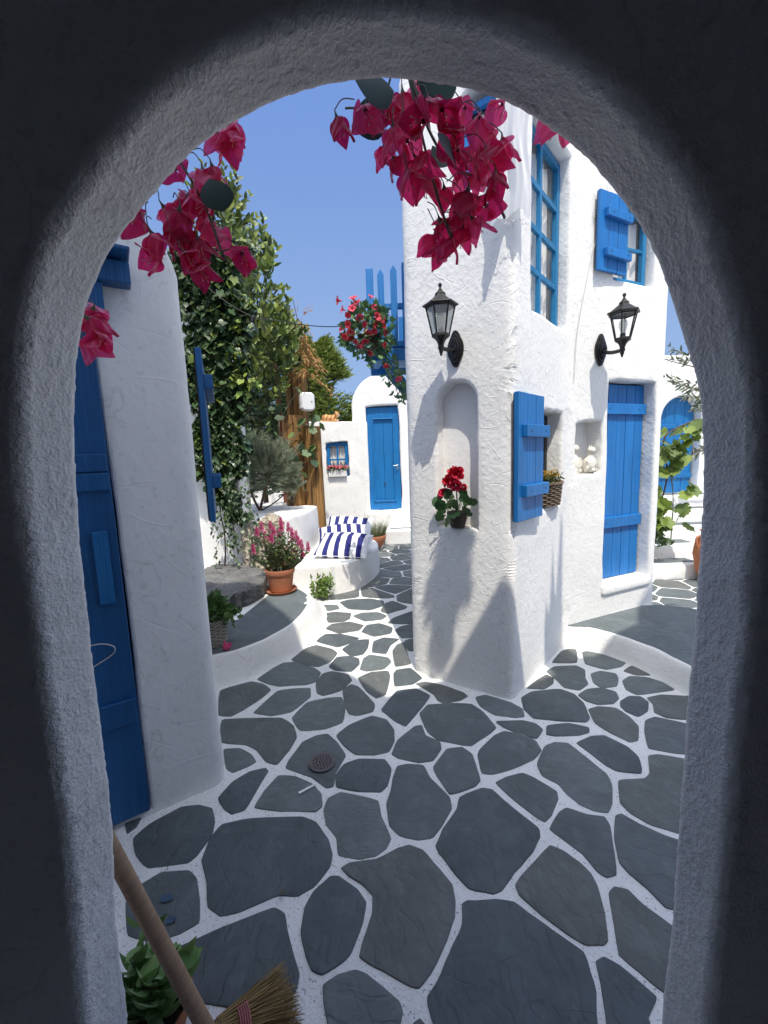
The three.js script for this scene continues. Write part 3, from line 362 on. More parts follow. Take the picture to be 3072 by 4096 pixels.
// ---------------------------------------------------------------- the main white house
const fF = frame(0.17, -2.76, 0.74, -2.36), fS = frame(0.74, -2.36, 1.35, -3.07), fM = frame(1.35, -3.07, 2.33, -3.5);
const house = thing('white_house', 'tall sunlit white plastered house with blue door, shutters and rounded corners', 'house', [1.2, 0, -3.2]);
{
  const path = [[0.47, -5.2], [0.17, -2.76], [0.74, -2.36], [1.35, -3.07], [2.33, -3.5], [2.6, -4.6]];
  const L = [0]; for (let i = 1; i < path.length; i++) L.push(L[i - 1] + Math.hypot(path[i][0] - path[i - 1][0], path[i][1] - path[i - 1][1]));
  const sh = (o, h) => h.map((q) => new THREE.Vector2(q.x + L[o], q.y));
  const holes = [sh(1, archHole(0.215, 0.477, 1.045, 1.935)), sh(1, archHole(0.385, 0.605, 2.95, 3.46)), sh(2, rectHole(0.23, 0.905, 2.325, 3.42)), sh(2, rectHole(0.44, 0.835, 1.115, 1.765)), sh(3, rectHole(0.092, 0.366, 1.322, 1.712)), sh(3, rectHole(0.43, 0.985, 0.345, 2.022)), sh(3, rectHole(0.42, 0.885, 2.735, 3.28))];
  const end = L[5], out = [[0, -0.02]]; for (let i = 1; i < 60; i++) out.push([end * i / 60, -0.02]); out.push([end, -0.02], [end, 3.72], [0, 3.72]);
  part(house, 'wall', wallGeo(path, out.map((q) => new THREE.Vector2(...q)), holes, 0.16, { edge: 0.06, amp: 0.0035, s: 3 }), M.plaster);
  // backs of the recesses
  part(house, 'niche_back', inF(fF, jitter(box(0.34, 1.0, 0.05, 0.346, 1.47, -0.12, 0.01), 0.003, 8)), M.plasterSoft);
  part(house, 'niche_back', inF(fM, box(0.34, 0.45, 0.05, 0.229, 1.51, -0.16, 0.01)), M.plasterSoft);
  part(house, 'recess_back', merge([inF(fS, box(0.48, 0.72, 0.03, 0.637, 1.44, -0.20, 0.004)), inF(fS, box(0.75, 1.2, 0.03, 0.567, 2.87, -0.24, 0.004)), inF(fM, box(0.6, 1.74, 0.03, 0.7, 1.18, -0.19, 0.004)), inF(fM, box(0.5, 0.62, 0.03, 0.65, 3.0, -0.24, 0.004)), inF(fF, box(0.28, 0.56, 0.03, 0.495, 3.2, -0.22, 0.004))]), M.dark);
  part(house, 'roof', merge([slab(HOUSE.map(([x, z]) => [1.2 + (x - 1.2) * 0.97, -3.9 + (z + 3.9) * 0.97]), 3.62, 0.1), box(2.25, 3.6, 0.1, 1.5, 1.8, -4.85, 0.01)]), M.plasterSoft);
  // the reveals painted blue-white by the door: sills
  part(house, 'sill', inF(fM, jitter(box(0.6, 0.09, 0.2, 0.71, 0.372, -0.085, 0.03), 0.006, 7)), M.plaster);
  part(house, 'sill', inF(fS, jitter(box(0.41, 0.06, 0.14, 0.637, 1.098, -0.075, 0.02), 0.003, 9)), M.plaster);
  // openings
  plankDoor(house, 'door', fM, 0.445, 0.972, 0.425, 2.01, -0.105, 5, M.blue, [[1.775, 1.86], [0.855, 0.945]]);
  windowUnit(house, fS, 0.235, 0.9, 2.33, 3.41, -0.088, 2, 4, M.teal, { fw: 0.045, bar: 0.034 });
  windowUnit(house, fM, 0.43, 0.86, 2.745, 3.27, -0.08, 2, 2, M.teal, { fw: 0.04, bar: 0.022 });
  windowUnit(house, fF, 0.39, 0.60, 2.96, 3.40, -0.07, 1, 2, M.blue, { fw: 0.035, bar: 0.022, curtain: true });
  windowUnit(house, fS, 0.45, 0.825, 1.13, 1.75, -0.12, 2, 2, M.dark, { fw: 0.05, bar: 0.02, curtain: false });
}
// shutters hang open, a hand off the wall, each turned a little
{
  const hinge = fS.at(0.33, 0, 0.05), a = fS.at(-0.015, 0, 0.032), f = frame(a.x, a.z, hinge.x, hinge.z), w = Math.hypot(hinge.x - a.x, hinge.z - a.z);
  plankDoor(house, 'shutter', f, 0, w, 1.105, 1.83, 0, 3, M.blue2, [[1.585, 1.655, 0.045, w + 0.012], [1.245, 1.315, 0.045, w + 0.012]], { thick: 0.028, bt: 0.032 });
  const h2 = fM.at(0.52, 0, 0.03), a2 = fM.at(0.205, 0, 0.05), f2 = frame(a2.x, a2.z, h2.x, h2.z), w2 = Math.hypot(h2.x - a2.x, h2.z - a2.z);
  plankDoor(house, 'shutter', f2, 0, w2, 2.755, 3.275, 0, 3, M.blue, [[3.10, 3.16, 0.05, w2 + 0.008], [2.845, 2.9, 0.05, w2 + 0.008]], { thick: 0.024, bt: 0.034 });
}
// ---------------------------------------------------------------- left: house end with the blue door
const fP = frame(-1.05, -1.63, -0.80, -1.79);
const leftHouse = thing('door_house', 'shaded white house end with a tall deep blue door, left of the yard', 'house', [-1.2, 0, -1.7]);
{
  const a = fP.at(-1.2, 0), b = fP.at(0.305, 0), path = [[a.x, a.z], [b.x, b.z], [-1.55, -3.05]], s1 = 1.505, e = s1 + Math.hypot(b.x + 1.55, b.z + 3.05);
  const out = [[0, -0.02]]; for (let i = 1; i < 24; i++) out.push([e * i / 24, -0.02]); out.push([e, -0.02], [e, 2.2], [s1 + 0.02, 2.28], [s1 - 0.03, 2.34], [s1 - 0.08, 2.41], [s1 - 0.16, 2.46], [s1 - 0.3, 2.48], [0, 2.5]);
  part(leftHouse, 'wall', wallGeo(path, out.map((q) => new THREE.Vector2(...q)), [rectHole(0.36, 1.197, 0.0, 2.03)], 0.12, { edge: 0.05, amp: 0.0045, bevel: 0.018, s: 40 }), M.plasterSoft);
  part(leftHouse, 'roof', slab([[a.x, a.z - 0.05], [b.x - 0.03, b.z - 0.02], [-1.5, -3.0], [-2.4, -3.0]], 2.2, 0.06), M.plasterSoft);
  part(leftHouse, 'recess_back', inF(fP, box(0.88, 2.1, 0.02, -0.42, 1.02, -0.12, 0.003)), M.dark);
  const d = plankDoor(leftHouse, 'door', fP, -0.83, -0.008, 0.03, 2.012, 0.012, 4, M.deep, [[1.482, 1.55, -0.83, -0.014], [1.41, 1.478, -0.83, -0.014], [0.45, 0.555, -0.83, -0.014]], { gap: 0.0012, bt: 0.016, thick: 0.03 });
  part(d, 'handle', inF(fP, box(0.05, 0.285, 0.02, -0.064, 1.113, 0.024, 0.003)), M.grip);
  part(d, 'latch_string', tube([fP.at(-0.19, 0.81, 0.016), fP.at(-0.10, 0.815, 0.03), fP.at(-0.062, 0.79, 0.026), fP.at(-0.066, 0.765, 0.02), fP.at(-0.12, 0.735, 0.02), fP.at(-0.2, 0.7, 0.02)].map((q) => q.toArray()), 0.0022, 30, 6), M.cord);
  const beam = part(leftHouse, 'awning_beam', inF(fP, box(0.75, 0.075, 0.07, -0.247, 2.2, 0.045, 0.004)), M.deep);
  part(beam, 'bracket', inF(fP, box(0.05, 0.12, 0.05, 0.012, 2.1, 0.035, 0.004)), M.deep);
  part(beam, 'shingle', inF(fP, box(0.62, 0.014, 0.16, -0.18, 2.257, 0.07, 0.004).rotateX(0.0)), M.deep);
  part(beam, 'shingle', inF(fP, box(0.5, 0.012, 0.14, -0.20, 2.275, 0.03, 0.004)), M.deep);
  // shutter folded open on the hidden side wall, seen edge-on
  const q0 = V(-0.915, 0, -2.24), q1 = V(-1.131, 0, -2.80), f = frame(q0.x, q0.z, q1.x, q1.z), L2 = 0.6;
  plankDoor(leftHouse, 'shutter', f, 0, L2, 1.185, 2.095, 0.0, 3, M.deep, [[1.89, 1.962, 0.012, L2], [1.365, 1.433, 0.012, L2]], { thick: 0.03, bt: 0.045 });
}

// ---------------------------------------------------------------- wall lanterns
function lantern(f, s, yTop, outAxis, plateS, plateY, k, label, clear) {
  const base = f.at(plateS, plateY, 0), t = thing('wall_lantern', label, 'wall lantern', base.toArray(), 'black wall lanterns on the white house');
  const at = (g) => inF(f, g.scale(k, k, k).translate(s, yTop, outAxis));       // body axis at the lantern's top
  const hex = (pts) => { const g = lathe(pts, 6).toNonIndexed(); g.computeVertexNormals(); return g; };
  const roof = part(t, 'roof', at(merge([hex([[0.001, -0.055], [0.026, -0.06], [0.034, -0.075], [0.05, -0.088], [0.085, -0.115], [0.104, -0.122], [0.106, -0.130], [0.092, -0.134], [0.001, -0.128]]), lathe([[0.03, -0.068], [0.031, -0.062], [0.016, -0.048], [0.010, -0.040]], 20)])), M.iron);
  part(roof, 'finial', at(lathe([[0.013, -0.042], [0.007, -0.034], [0.006, -0.026], [0.011, -0.018], [0.0115, -0.012], [0.008, -0.004], [0.0005, 0]], 16)), M.iron);
  const bars = []; for (let i = 0; i < 6; i++) { const a = i / 6 * Math.PI * 2, c = Math.cos(a), q = Math.sin(a); bars.push(tube([[0.086 * q, -0.13, 0.086 * c], [0.048 * q, -0.298, 0.048 * c]], 0.0048, 2, 5)); }
  for (const [r, y] of [[0.084, -0.14], [0.05, -0.292]]) bars.push(new THREE.TorusGeometry(r, 0.005, 6, 6).rotateZ(Math.PI / 6).rotateX(Math.PI / 2).rotateY(Math.PI / 6 * 0).translate(0, y, 0));
  part(t, 'cage', at(merge(bars)), M.iron);
  for (let i = 0; i < 6; i++) { const a0 = i / 6 * Math.PI * 2, a1 = (i + 1) / 6 * Math.PI * 2, p = (a, r, y) => [r * Math.sin(a), y, r * Math.cos(a)]; const g = new THREE.BufferGeometry(); g.setAttribute('position', new THREE.Float32BufferAttribute([...p(a0, 0.083, -0.135), ...p(a0, 0.047, -0.295), ...p(a1, 0.083, -0.135), ...p(a1, 0.047, -0.295)], 3)); g.setIndex([0, 1, 2, 2, 1, 3]); g.computeVertexNormals(); part(t, 'pane', at(g), clear ? M.glass : M.frosted); }
  const cup = part(t, 'base_cup', at(merge([hex([[0.001, -0.292], [0.054, -0.293], [0.054, -0.302], [0.036, -0.314], [0.026, -0.326], [0.018, -0.345], [0.0165, -0.36], [0.001, -0.36]]), lathe([[0.0165, -0.355], [0.019, -0.365], [0.012, -0.38], [0.013, -0.388], [0.007, -0.398], [0.008, -0.406], [0.0005, -0.412]], 16)])), M.iron);
  part(cup, 'bulb_socket', at(lathe([[0.001, -0.292], [0.017, -0.292], [0.017, -0.258], [0.001, -0.258]], 16)), M.iron);
  part(t, 'bulb', at(lathe([[0.0125, -0.26], [0.018, -0.245], [0.024, -0.215], [0.026, -0.195], [0.021, -0.176], [0.010, -0.168], [0.0005, -0.166]], 20)), M.frosted);
  const bodyY = yTop - 0.365 * k;
  part(t, 'arm', inF(f, merge([tube([[s, bodyY, outAxis], [lerp(s, plateS, 0.35), bodyY + 0.004, outAxis * 0.66], [lerp(s, plateS, 0.7), bodyY + 0.004 + 0.3 * (plateY - bodyY), outAxis * 0.33], [plateS, plateY, 0.012]], 0.0125 * k, 20, 8), lathe([[0.02, 0], [0.019, 0.014], [0.013, 0.03]], 12).rotateX(Math.PI / 2).scale(k, k, k).translate(plateS, plateY, 0.012)])), M.iron);
  const sh = (q) => { const o = new THREE.Shape(), N = 60; for (let i = 0; i < N; i++) { const a = i / N * Math.PI * 2, r = 1 + 0.055 * Math.cos(a * 4) + 0.05 * Math.abs(Math.cos(a * 2)); o[i ? 'lineTo' : 'moveTo'](0.047 * q * r * Math.sin(a), 0.098 * q * r * Math.cos(a)); } return o; };
  const ex = (q, d, z) => new THREE.ExtrudeGeometry(sh(q), { depth: d, bevelEnabled: true, bevelSize: 0.004, bevelThickness: 0.004, bevelSegments: 2 }).scale(k, k, k).translate(plateS, plateY, z);
  part(t, 'wall_plate', inF(f, merge([ex(1, 0.008, 0.004), ex(0.8, 0.006, 0.016 * k), ex(0.58, 0.006, 0.027 * k)])), M.iron);
  return t;
}
lantern(fF, 0.355, 2.425, 0.20, 0.352, 2.115, 0.93, 'black wall lantern with six frosted glass sides above the arched niche', false);
lantern(fM, 0.262, 2.545, 0.215, 0.306, 2.225, 1.02, 'black wall lantern with clear glass and a visible bulb above the blue plank door', true);
// ---------------------------------------------------------------- leaves
const leafShape = {
  blade: [[0, 0.02], [0.5, 0.12], [1, 0]], // outline half-width profile along the length
  oval: [[0, 0.02], [0.15, 0.14], [0.4, 0.23], [0.7, 0.18], [0.9, 0.07], [1, 0]],
  long: [[0, 0.01], [0.3, 0.13], [0.6, 0.13], [0.85, 0.06], [1, 0]],
  needle: [[0, 0.02], [0.5, 0.045], [1, 0]],
  round: [[0, 0.04], [0.04, 0.14], [0.1, 0.28], [0.2, 0.41], [0.35, 0.48], [0.5, 0.47], [0.65, 0.41], [0.78, 0.30], [0.88, 0.18], [0.95, 0.08], [1, 0.01]],
  disc: [[0, 0.05], [0.1, 0.3], [0.35, 0.5], [0.65, 0.49], [0.88, 0.28], [1, 0.02]],
};
function leafT(name, fold = 0.25, droop = 0.25) { const v = [], f = [], pr = leafShape[name]; pr.forEach(([t, w], i) => { const y = t, z = -droop * t * t; v.push([-w, y, z + w * fold], [0, y, z], [w, y, z + w * fold]); if (i) { const a = (i - 1) * 3, b = i * 3; f.push([a, a + 1, b], [a + 1, b + 1, b], [a + 1, a + 2, b + 1], [a + 2, b + 2, b + 1]); } }); return { v, f }; }
function lobeT(pts, cup = 0.12, wave = 0) { const v = [[0, 0.28, 0]], f = []; const all = [...pts, ...pts.slice(1, -1).reverse().map(([x, y]) => [-x, y])]; all.forEach(([x, y], i) => v.push([x, y, -cup * (x * x + (y - 0.3) * (y - 0.3)) + (wave ? wave * (i % 2 ? 1 : -1) : 0)])); for (let i = 0; i < all.length; i++) f.push([0, 1 + i, 1 + (i + 1) % all.length]); return { v, f }; }
const LT = {
  oval: leafT('oval'), long: leafT('long', 0.3, 0.2), needle: leafT('needle', 0.2, 0.12), round: leafT('round', 0.15, 0.2), stiff: leafT('long', 0.3, 0.02),
  blade: leafT('blade', 0.3, 0.05), disc: leafT('disc', 0.15, 0.2), ivy: lobeT([[0, 0.05], [0.22, -0.08], [0.42, 0.16], [0.36, 0.32], [0.5, 0.5], [0.26, 0.56], [0, 1]], 0.35),
  vine: lobeT([[0, 0.02], [0.16, -0.1], [0.36, 0.02], [0.5, 0.2], [0.42, 0.36], [0.56, 0.56], [0.4, 0.66], [0.34, 0.78], [0.2, 0.74], [0, 1]], 0.3, 0.03),
  frill: lobeT([[0, 0.12], [0.2, -0.05], [0.42, 0.05], [0.55, 0.26], [0.54, 0.5], [0.42, 0.72], [0.22, 0.85], [0, 0.88]], 0.25, 0.06),
};
class Leaves {
  constructor() { this.p = []; this.c = []; this.i = []; }
  add(t, m, col) { const b = this.p.length / 3, q = V(); for (const v of t.v) { q.set(...v).applyMatrix4(m); this.p.push(q.x, q.y, q.z); this.c.push(col.r, col.g, col.b); } for (const f of t.f) this.i.push(b + f[0], b + f[1], b + f[2]); }
  geo() { const g = new THREE.BufferGeometry(); g.setAttribute('position', new THREE.Float32BufferAttribute(this.p, 3)); g.setAttribute('color', new THREE.Float32BufferAttribute(this.c, 3)); g.setIndex(this.i); g.computeVertexNormals(); return g; }
}
const leafMat = (tr = 0.3, ro = 0.6) => phy({ color: 0xffffff, vertexColors: true, transmission: tr, thickness: 0, roughness: ro });
M.leaf = leafMat(); M.glossy = leafMat(0.15, 0.42); M.dry = leafMat(0.3, 0.9);
const tint = (c, v = 0.25, warm = 0.1) => { const k = 1 + rs(v), w = 1 + rs(warm); return lin(c[0] * k * w, c[1] * k, c[2] * k / w); };
const dirR = (up = 0) => V(rs(1), rs(1) + up, rs(1)).normalize();
const geo2 = (t) => { const L = new Leaves(); L.add(t, new THREE.Matrix4(), lin(1, 1, 1)); const g = L.geo(); g.deleteAttribute('color'); g.setAttribute('uv', new THREE.BufferAttribute(new Float32Array(g.attributes.position.count * 2), 2)); return g; };
const stuff = { kind: 'stuff' };
// ---------------------------------------------------------------- bougainvillea over the arch
{
  const petal = (bend, tw) => { const NU = 10, NV = 11, pos = [], idx = [];
    for (let j = 0; j <= NV; j++) for (let i = 0; i <= NU; i++) { const v = j / NV, u = i / NU * 2 - 1, w = 0.0245 * Math.pow(Math.sin(Math.PI * Math.pow(v, 0.62)), 0.85) * (1 - 0.25 * v) + 0.0004, r = 0.004 + 0.019 * Math.sin(v * 1.5) + bend * v * v; const fold = 0.22 * w * u * u + 0.0016 * Math.sin(v * 9 + u * 5 + tw) + 0.002 * Math.sin(u * 7 + tw * 2) * v; pos.push(u * w, -0.05 * v + bend * 0.35 * v * v, r - fold + (1 - Math.abs(u)) * -0.0018 * v); }
    for (let j = 0; j < NV; j++) for (let i = 0; i < NU; i++) { const a = j * (NU + 1) + i; idx.push(a, a + 1, a + NU + 1, a + 1, a + NU + 2, a + NU + 1); }
    const g = new THREE.BufferGeometry(); g.setAttribute('position', new THREE.Float32BufferAttribute(pos, 3)); g.setIndex(idx); return g; };
  const variants = [0, 1, 2, 3, 4].map((k) => { const g = merge([0, 1, 2].map((i) => petal(rr(-0.004, 0.024), k * 3 + i).scale(rr(0.9, 1.12), rr(0.85, 1.15), 1).rotateY(i * 2.094 + rs(0.25)).toNonIndexed())); return BGU.mergeVertices((g.deleteAttribute('normal'), g.deleteAttribute('uv'), g), 1e-5); });
  variants.forEach((g) => g.computeVertexNormals());
  const st = merge([0, 1, 2].map((i) => merge([tube([[0, -0.004, 0], [0.003, -0.02, 0.001], [0.006, -0.034, 0.003]], 0.0007, 6, 4), new THREE.SphereGeometry(0.0016, 5, 4).translate(0.006, -0.034, 0.003)]).rotateY(i * 2.1)));
  const cal = lathe([[0.0012, 0.012], [0.002, 0.006], [0.0045, 0], [0.003, -0.004]], 8);
  const mats = [[0.84, 0.04, 0.21], [0.74, 0.026, 0.165], [0.90, 0.09, 0.29], [0.62, 0.018, 0.125]].map((c) => phy({ color: lin(...c), transmission: 0.58, thickness: 0, roughness: 0.75 }));
  const leafM = phy({ color: lin(0.035, 0.085, 0.07), roughness: 0.6, transmission: 0.12, thickness: 0 }), bigLeaf = geo2(LT.round);
  const nums = (s) => { const n = s.split(' ').map(Number), o = []; for (let i = 0; i < n.length; i += 2) o.push([n[i] / 1000, n[i + 1] / 1000]); return o; };
  function cluster(label, pts, leaves, stems, spread = 0.05, extra = 0) {
    const b = pts[0], t = thing('bougainvillea_branch', label, 'bougainvillea', [b[0], b[1], -0.93]);
    for (const [x0, y0] of pts) {
      const dz = rs(spread), k = (0.93 - dz) / 0.93, x = x0 * k, y = 1.5 + (y0 - 1.5) * k, P = V(x, y + 0.022, -0.93 + dz);
      const e = new THREE.Quaternion().setFromEuler(new THREE.Euler(rs(0.75) + 0.1, rnd() * 7, rs(0.75))), s = rr(0.88, 1.2), m = new THREE.Matrix4().compose(P, e, V(s, s, s));
      const f = piece(t, 'flower', pick(variants), pick(mats), m);
      const a = shadows(new THREE.Mesh(st, M.stamen)); a.name = 'stamen'; f.add(a); const c = shadows(new THREE.Mesh(cal, M.stem)); c.name = 'calyx'; f.add(c);
      const up = V(0, 0.012, 0).applyMatrix4(m);
      if (extra) { const g = V(b[0], 0, 0); part(t, 'stem', tube([up.toArray(), [lerp(up.x, stems[0].x, 0.12), up.y + 0.018, up.z], [lerp(up.x, stems[0].x, 0.3), up.y + 0.02 + 0.01 * rnd(), lerp(up.z, -0.93, 0.5)]], 0.0011, 8, 5), M.stem); }
    }
    for (const [x, y, z, s, yaw, pitch, roll] of leaves) piece(t, 'leaf', bigLeaf, leafM, M4([x, y, z], [pitch, yaw, roll], s));
    for (const s of stems) part(t, 'stem', s.g, M.stem);
  }
  const stem = (pts, r = 0.0028) => ({ x: pts[0][0], g: tube(pts, r, 30, 6) });
  cluster('large hanging spray of dark magenta bougainvillea at the top of the arch', nums('-67 2155 -9 2166 -1 2136 38 2185 45 2134 26 2101 65 2159 73 2108 98 2191 106 2141 44 2079 91 2074 113 2047 144 2161 171 2131 175 2088 184 2045 146 2020 204 2096 213 2052 232 2086 265 2102 241 2128 218 2146 251 2043 184 1992 136 1959 126 1932 169 1966 203 1957 232 1982 194 2010 140 1905 71 2053 66 2196 98 2212 183 1939 159 1922 120 2180 190 2165'),
    [[0.045, 2.165, -0.86, 0.075, 0.2, 2.9, 1.5], [0.145, 2.085, -0.86, 0.07, 0.9, 3.0, 0.3], [0.11, 2.19, -0.92, 0.08, -0.2, 0.2, -0.8], [0.03, 2.19, -0.95, 0.07, 0.3, 0.3, 1.9], [0.17, 2.12, -0.99, 0.06, 0.1, 2.6, 2.5]],
    [stem([[0.06, 2.33, -0.84], [0.09, 2.22, -0.93], [0.16, 2.10, -0.95], [0.24, 2.05, -0.94], [0.27, 1.98, -0.93]]), stem([[0.08, 2.24, -0.93], [0.12, 2.08, -0.94], [0.15, 1.98, -0.94], [0.17, 1.93, -0.94]]), stem([[0.07, 2.30, -0.86], [0.02, 2.20, -0.93], [-0.05, 2.2, -0.94]], 0.002)], 0.07, 1);
  cluster('magenta bougainvillea spray with one round dark leaf at upper left of the arch', nums('-399 2072 -343 2066 -324 2074 -365 2036 -430 2003 -475 1987 -398 1994 -351 1983 -459 1951 -449 1911 -393 1949 -365 1939 -320 1956 -276 1909 -396 1913 -369 1887 -378 2020 -335 2010 -420 1965'),
    [[-0.288, 1.978, -0.87, 0.064, 0.25, 0.05, 0.35]], [stem([[-0.45, 2.2, -0.84], [-0.36, 2.06, -0.9], [-0.335, 2.0, -0.92], [-0.318, 1.935, -0.93], [-0.305, 1.91, -0.93]]), stem([[-0.335, 2.01, -0.91], [-0.31, 2.0, -0.89]], 0.002), stem([[-0.318, 1.935, -0.93], [-0.285, 1.94, -0.93], [-0.277, 1.925, -0.93]], 0.0018)], 0.04, 1);
  cluster('small magenta bougainvillea tuft against the sky at the left of the arch top', nums('-309 2137 -279 2157 -267 2136 -292 2128'), [], [stem([[-0.33, 2.32, -0.85], [-0.3, 2.2, -0.92], [-0.285, 2.17, -0.93]])], 0.015, 1);
  cluster('magenta bougainvillea blooms low on the left edge beside the blue door', nums('-597 1810 -593 1763 -620 1745 -612 1790'), [], [stem([[-0.72, 1.95, -0.84], [-0.66, 1.86, -0.9], [-0.61, 1.81, -0.93]])], 0.015, 1);
  cluster('few magenta bougainvillea blooms peeping in at the right of the arch top', nums('265 2169 376 2150 396 2136'), [], [stem([[0.30, 2.32, -0.85], [0.36, 2.2, -0.93], [0.39, 2.14, -0.93]])], 0.012, 1);
  // fallen bloom on the step
  const t = thing('fallen_bloom', 'fallen magenta bougainvillea bloom beside the wicker pot on the step', 'flower', [-1.14, 0.21, -2.74]);
  piece(t, 'flower', variants[1], mats[2], M4([-1.13, 0.225, -2.735], [1.9, 0.4, 0.4], 1.1));
  // the same vine climbs the roof edge above, out of the picture
  const L = new Leaves(), g0 = leafT('round', 0.2, 0.1); for (const [x, y] of SHADE_VINE) for (let i = 0; i < 46; i++) L.add(g0, aim(V(x + rs(0.055), y + rs(0.12), -0.78 + rs(0.06)), dirR(), rnd() * 6, rr(0.04, 0.07)), tint([0.05, 0.10, 0.05]));
  const v = thing('bougainvillea_branch', 'leafy vine on the roof edge above the arch, outside the picture', 'bougainvillea', [0.7, 4.2, -0.78]); part(v, 'foliage', L.geo(), M.leaf, stuff);
  part(v, 'stem', tube([[0.7, 3.9, -0.7], [0.66, 4.2, -0.78], [0.74, 4.7, -0.78]], 0.006, 12, 6), M.twig);
}
// ---------------------------------------------------------------- geranium in the niche
{
  const b = fF.at(0.345, 1.048, -0.01), t = thing('potted_geranium', 'red geranium in a small dark brown pot standing in the arched wall niche', 'potted plant', b.toArray());
  part(t, 'pot', lathe([[0.001, 0.002], [0.042, 0.002], [0.045, 0.012], [0.058, 0.078], [0.066, 0.08], [0.068, 0.1], [0.060, 0.102], [0.056, 0.09], [0.001, 0.088]], 32).translate(b.x, b.y, b.z), M.brownPot);
  const leafG = geo2(LT.frill), ms = [[0.06, 0.15, 0.045], [0.09, 0.2, 0.06], [0.04, 0.10, 0.035], [0.16, 0.26, 0.07]].map((c) => phy({ color: lin(...c), roughness: 0.6, transmission: 0.2, thickness: 0 }));
  const C = V(b.x, b.y + 0.1, b.z); const leafAt = (s, y, o, dx, dy, dz, k) => { const p = fF.at(s, y, o), d = V(0, 0, 0).addScaledVector(fF.d, dx).addScaledVector(fF.n, dz); d.y = dy; piece(t, 'leaf', leafG, pick(ms), aim(p, d, rs(0.6), k)); };
  const leaves = [[0.30, 1.19, 0.07, -0.8, 0.1, 0.5, 0.075], [0.36, 1.15, 0.08, 0.4, -0.3, 0.7, 0.08], [0.35, 1.21, 0.09, 0.1, 0.0, 0.8, 0.075], [0.40, 1.23, 0.05, 0.8, 0.2, 0.4, 0.08], [0.29, 1.14, 0.06, -0.5, -0.35, 0.6, 0.075], [0.41, 1.16, 0.05, 0.8, 0, 0.4, 0.075], [0.33, 1.25, 0.05, -0.3, 0.5, 0.6, 0.06], [0.26, 1.21, 0.05, -0.9, 0.15, 0.3, 0.065], [0.27, 1.24, 0.03, -0.4, 0.5, 0.6, 0.05], [0.38, 1.26, 0.02, 0.5, 0.5, 0.3, 0.06], [0.34, 1.12, 0.09, -0.1, -0.6, 0.6, 0.07], [0.31, 1.23, 0.0, -0.5, 0.6, -0.2, 0.06], [0.37, 1.2, -0.02, 0.5, 0.6, -0.4, 0.07], [0.33, 1.17, 0.03, 0.1, 0.9, 0.2, 0.07], [0.42, 1.2, 0.0, 0.9, 0.3, 0, 0.07], [0.28, 1.17, 0.02, -0.9, 0.0, 0.1, 0.07]];
  for (const l of leaves) { leafAt(...l); part(t, 'stem', tube([C.toArray(), fF.at(l[0] * 0.5 + 0.17, l[1] - 0.04, l[2] * 0.5).toArray(), fF.at(l[0], l[1], l[2]).toArray()], 0.0022, 8, 5), M.stem); }
  const red = [[0.62, 0.01, 0.06], [0.52, 0.006, 0.035], [0.7, 0.03, 0.1]].map((c) => std({ color: lin(...c), roughness: 0.7 })), pet = LT.round;
  const heads = [[0.365, 1.385, 0.05, 0.045], [0.325, 1.34, 0.06, 0.04], [0.375, 1.315, 0.08, 0.034], [0.415, 1.305, 0.05, 0.02], [0.275, 1.265, 0.06, 0.026], [0.29, 1.275, 0.05, 0.024], [0.345, 1.37, 0.03, 0.036]];
  for (const [s, y, o, r] of heads) { const p = fF.at(s, y, o), L = new Leaves(); for (let i = 0; i < 90; i++) { const d = dirR(0.25); L.add(LT.disc, aim(p.clone().addScaledVector(d, r * 0.45), d.clone().add(dirR().multiplyScalar(0.7)), rnd() * 6, r * rr(0.55, 0.85)), lin(1, 1, 1)); } const g = L.geo(); g.deleteAttribute('color'); part(t, 'flower_head', g, pick(red)); part(t, 'stem', tube([C.toArray(), [lerp(C.x, p.x, 0.5), lerp(C.y, p.y, 0.5), lerp(C.z, p.z, 0.7)], p.toArray()], 0.002, 10, 5), M.stem); }
}
// ---------------------------------------------------------------- wicker basket on the small window sill
function wicker(t, name, x, z, y0, h, r0, r1, mat, sx = 1, sz = 1, yaw = 0, ribs = 18, rows = 12, thick = 0.0055) {
  const gs = []; const R = (k) => lerp(r0, r1, k);
  for (let j = 0; j < rows; j++) { const k = (j + 0.5) / rows, pts = [], n = ribs * 2; for (let i = 0; i < n; i++) { const a = i / n * Math.PI * 2, r = R(k) + ((i % 4 < 2) === (j % 2 === 0) ? 0.4 : -0.4) * thick * 1.4; pts.push([r * Math.cos(a) * sx, y0 + h * k, r * Math.sin(a) * sz]); } gs.push(tube(pts, Math.min(thick, h / rows * 0.52), n * 2, 5, true)); }
  for (let q = 0; q < 2; q++) { const pts = []; for (let i = 0; i < 60; i++) { const a = i / 60 * Math.PI * 2; pts.push([(r1 + 0.004 + 0.005 * Math.sin(a * 12 + q * 3.14)) * Math.cos(a) * sx, y0 + h + 0.006 * Math.cos(a * 12 + q * 3.14), (r1 + 0.004 + 0.005 * Math.sin(a * 12 + q * 3.14)) * Math.sin(a) * sz]); } gs.push(tube(pts, thick * 1.1, 180, 5, true)); }
  const rb = []; for (let i = 0; i < ribs; i++) { const a = (i + 0.5) / ribs * Math.PI * 2; rb.push(tube([[r0 * Math.cos(a) * sx, y0, r0 * Math.sin(a) * sz], [r1 * Math.cos(a) * sx, y0 + h, r1 * Math.sin(a) * sz]], 0.003, 4, 5)); }
  const fix = (g) => g.rotateY(yaw).translate(x, 0, z);
  part(t, name, fix(merge(gs)), mat); part(t, 'rib', fix(merge(rb)), mat, stuff);
  part(t, 'soil', fix(lathe([[0.001, y0 + h * 0.8], [R(0.8) - 0.004, y0 + h * 0.8], [r0 - 0.004, y0 + 0.004], [0.001, y0 + 0.004]], 24).scale(sx, 1, sz)), M.soil);
}
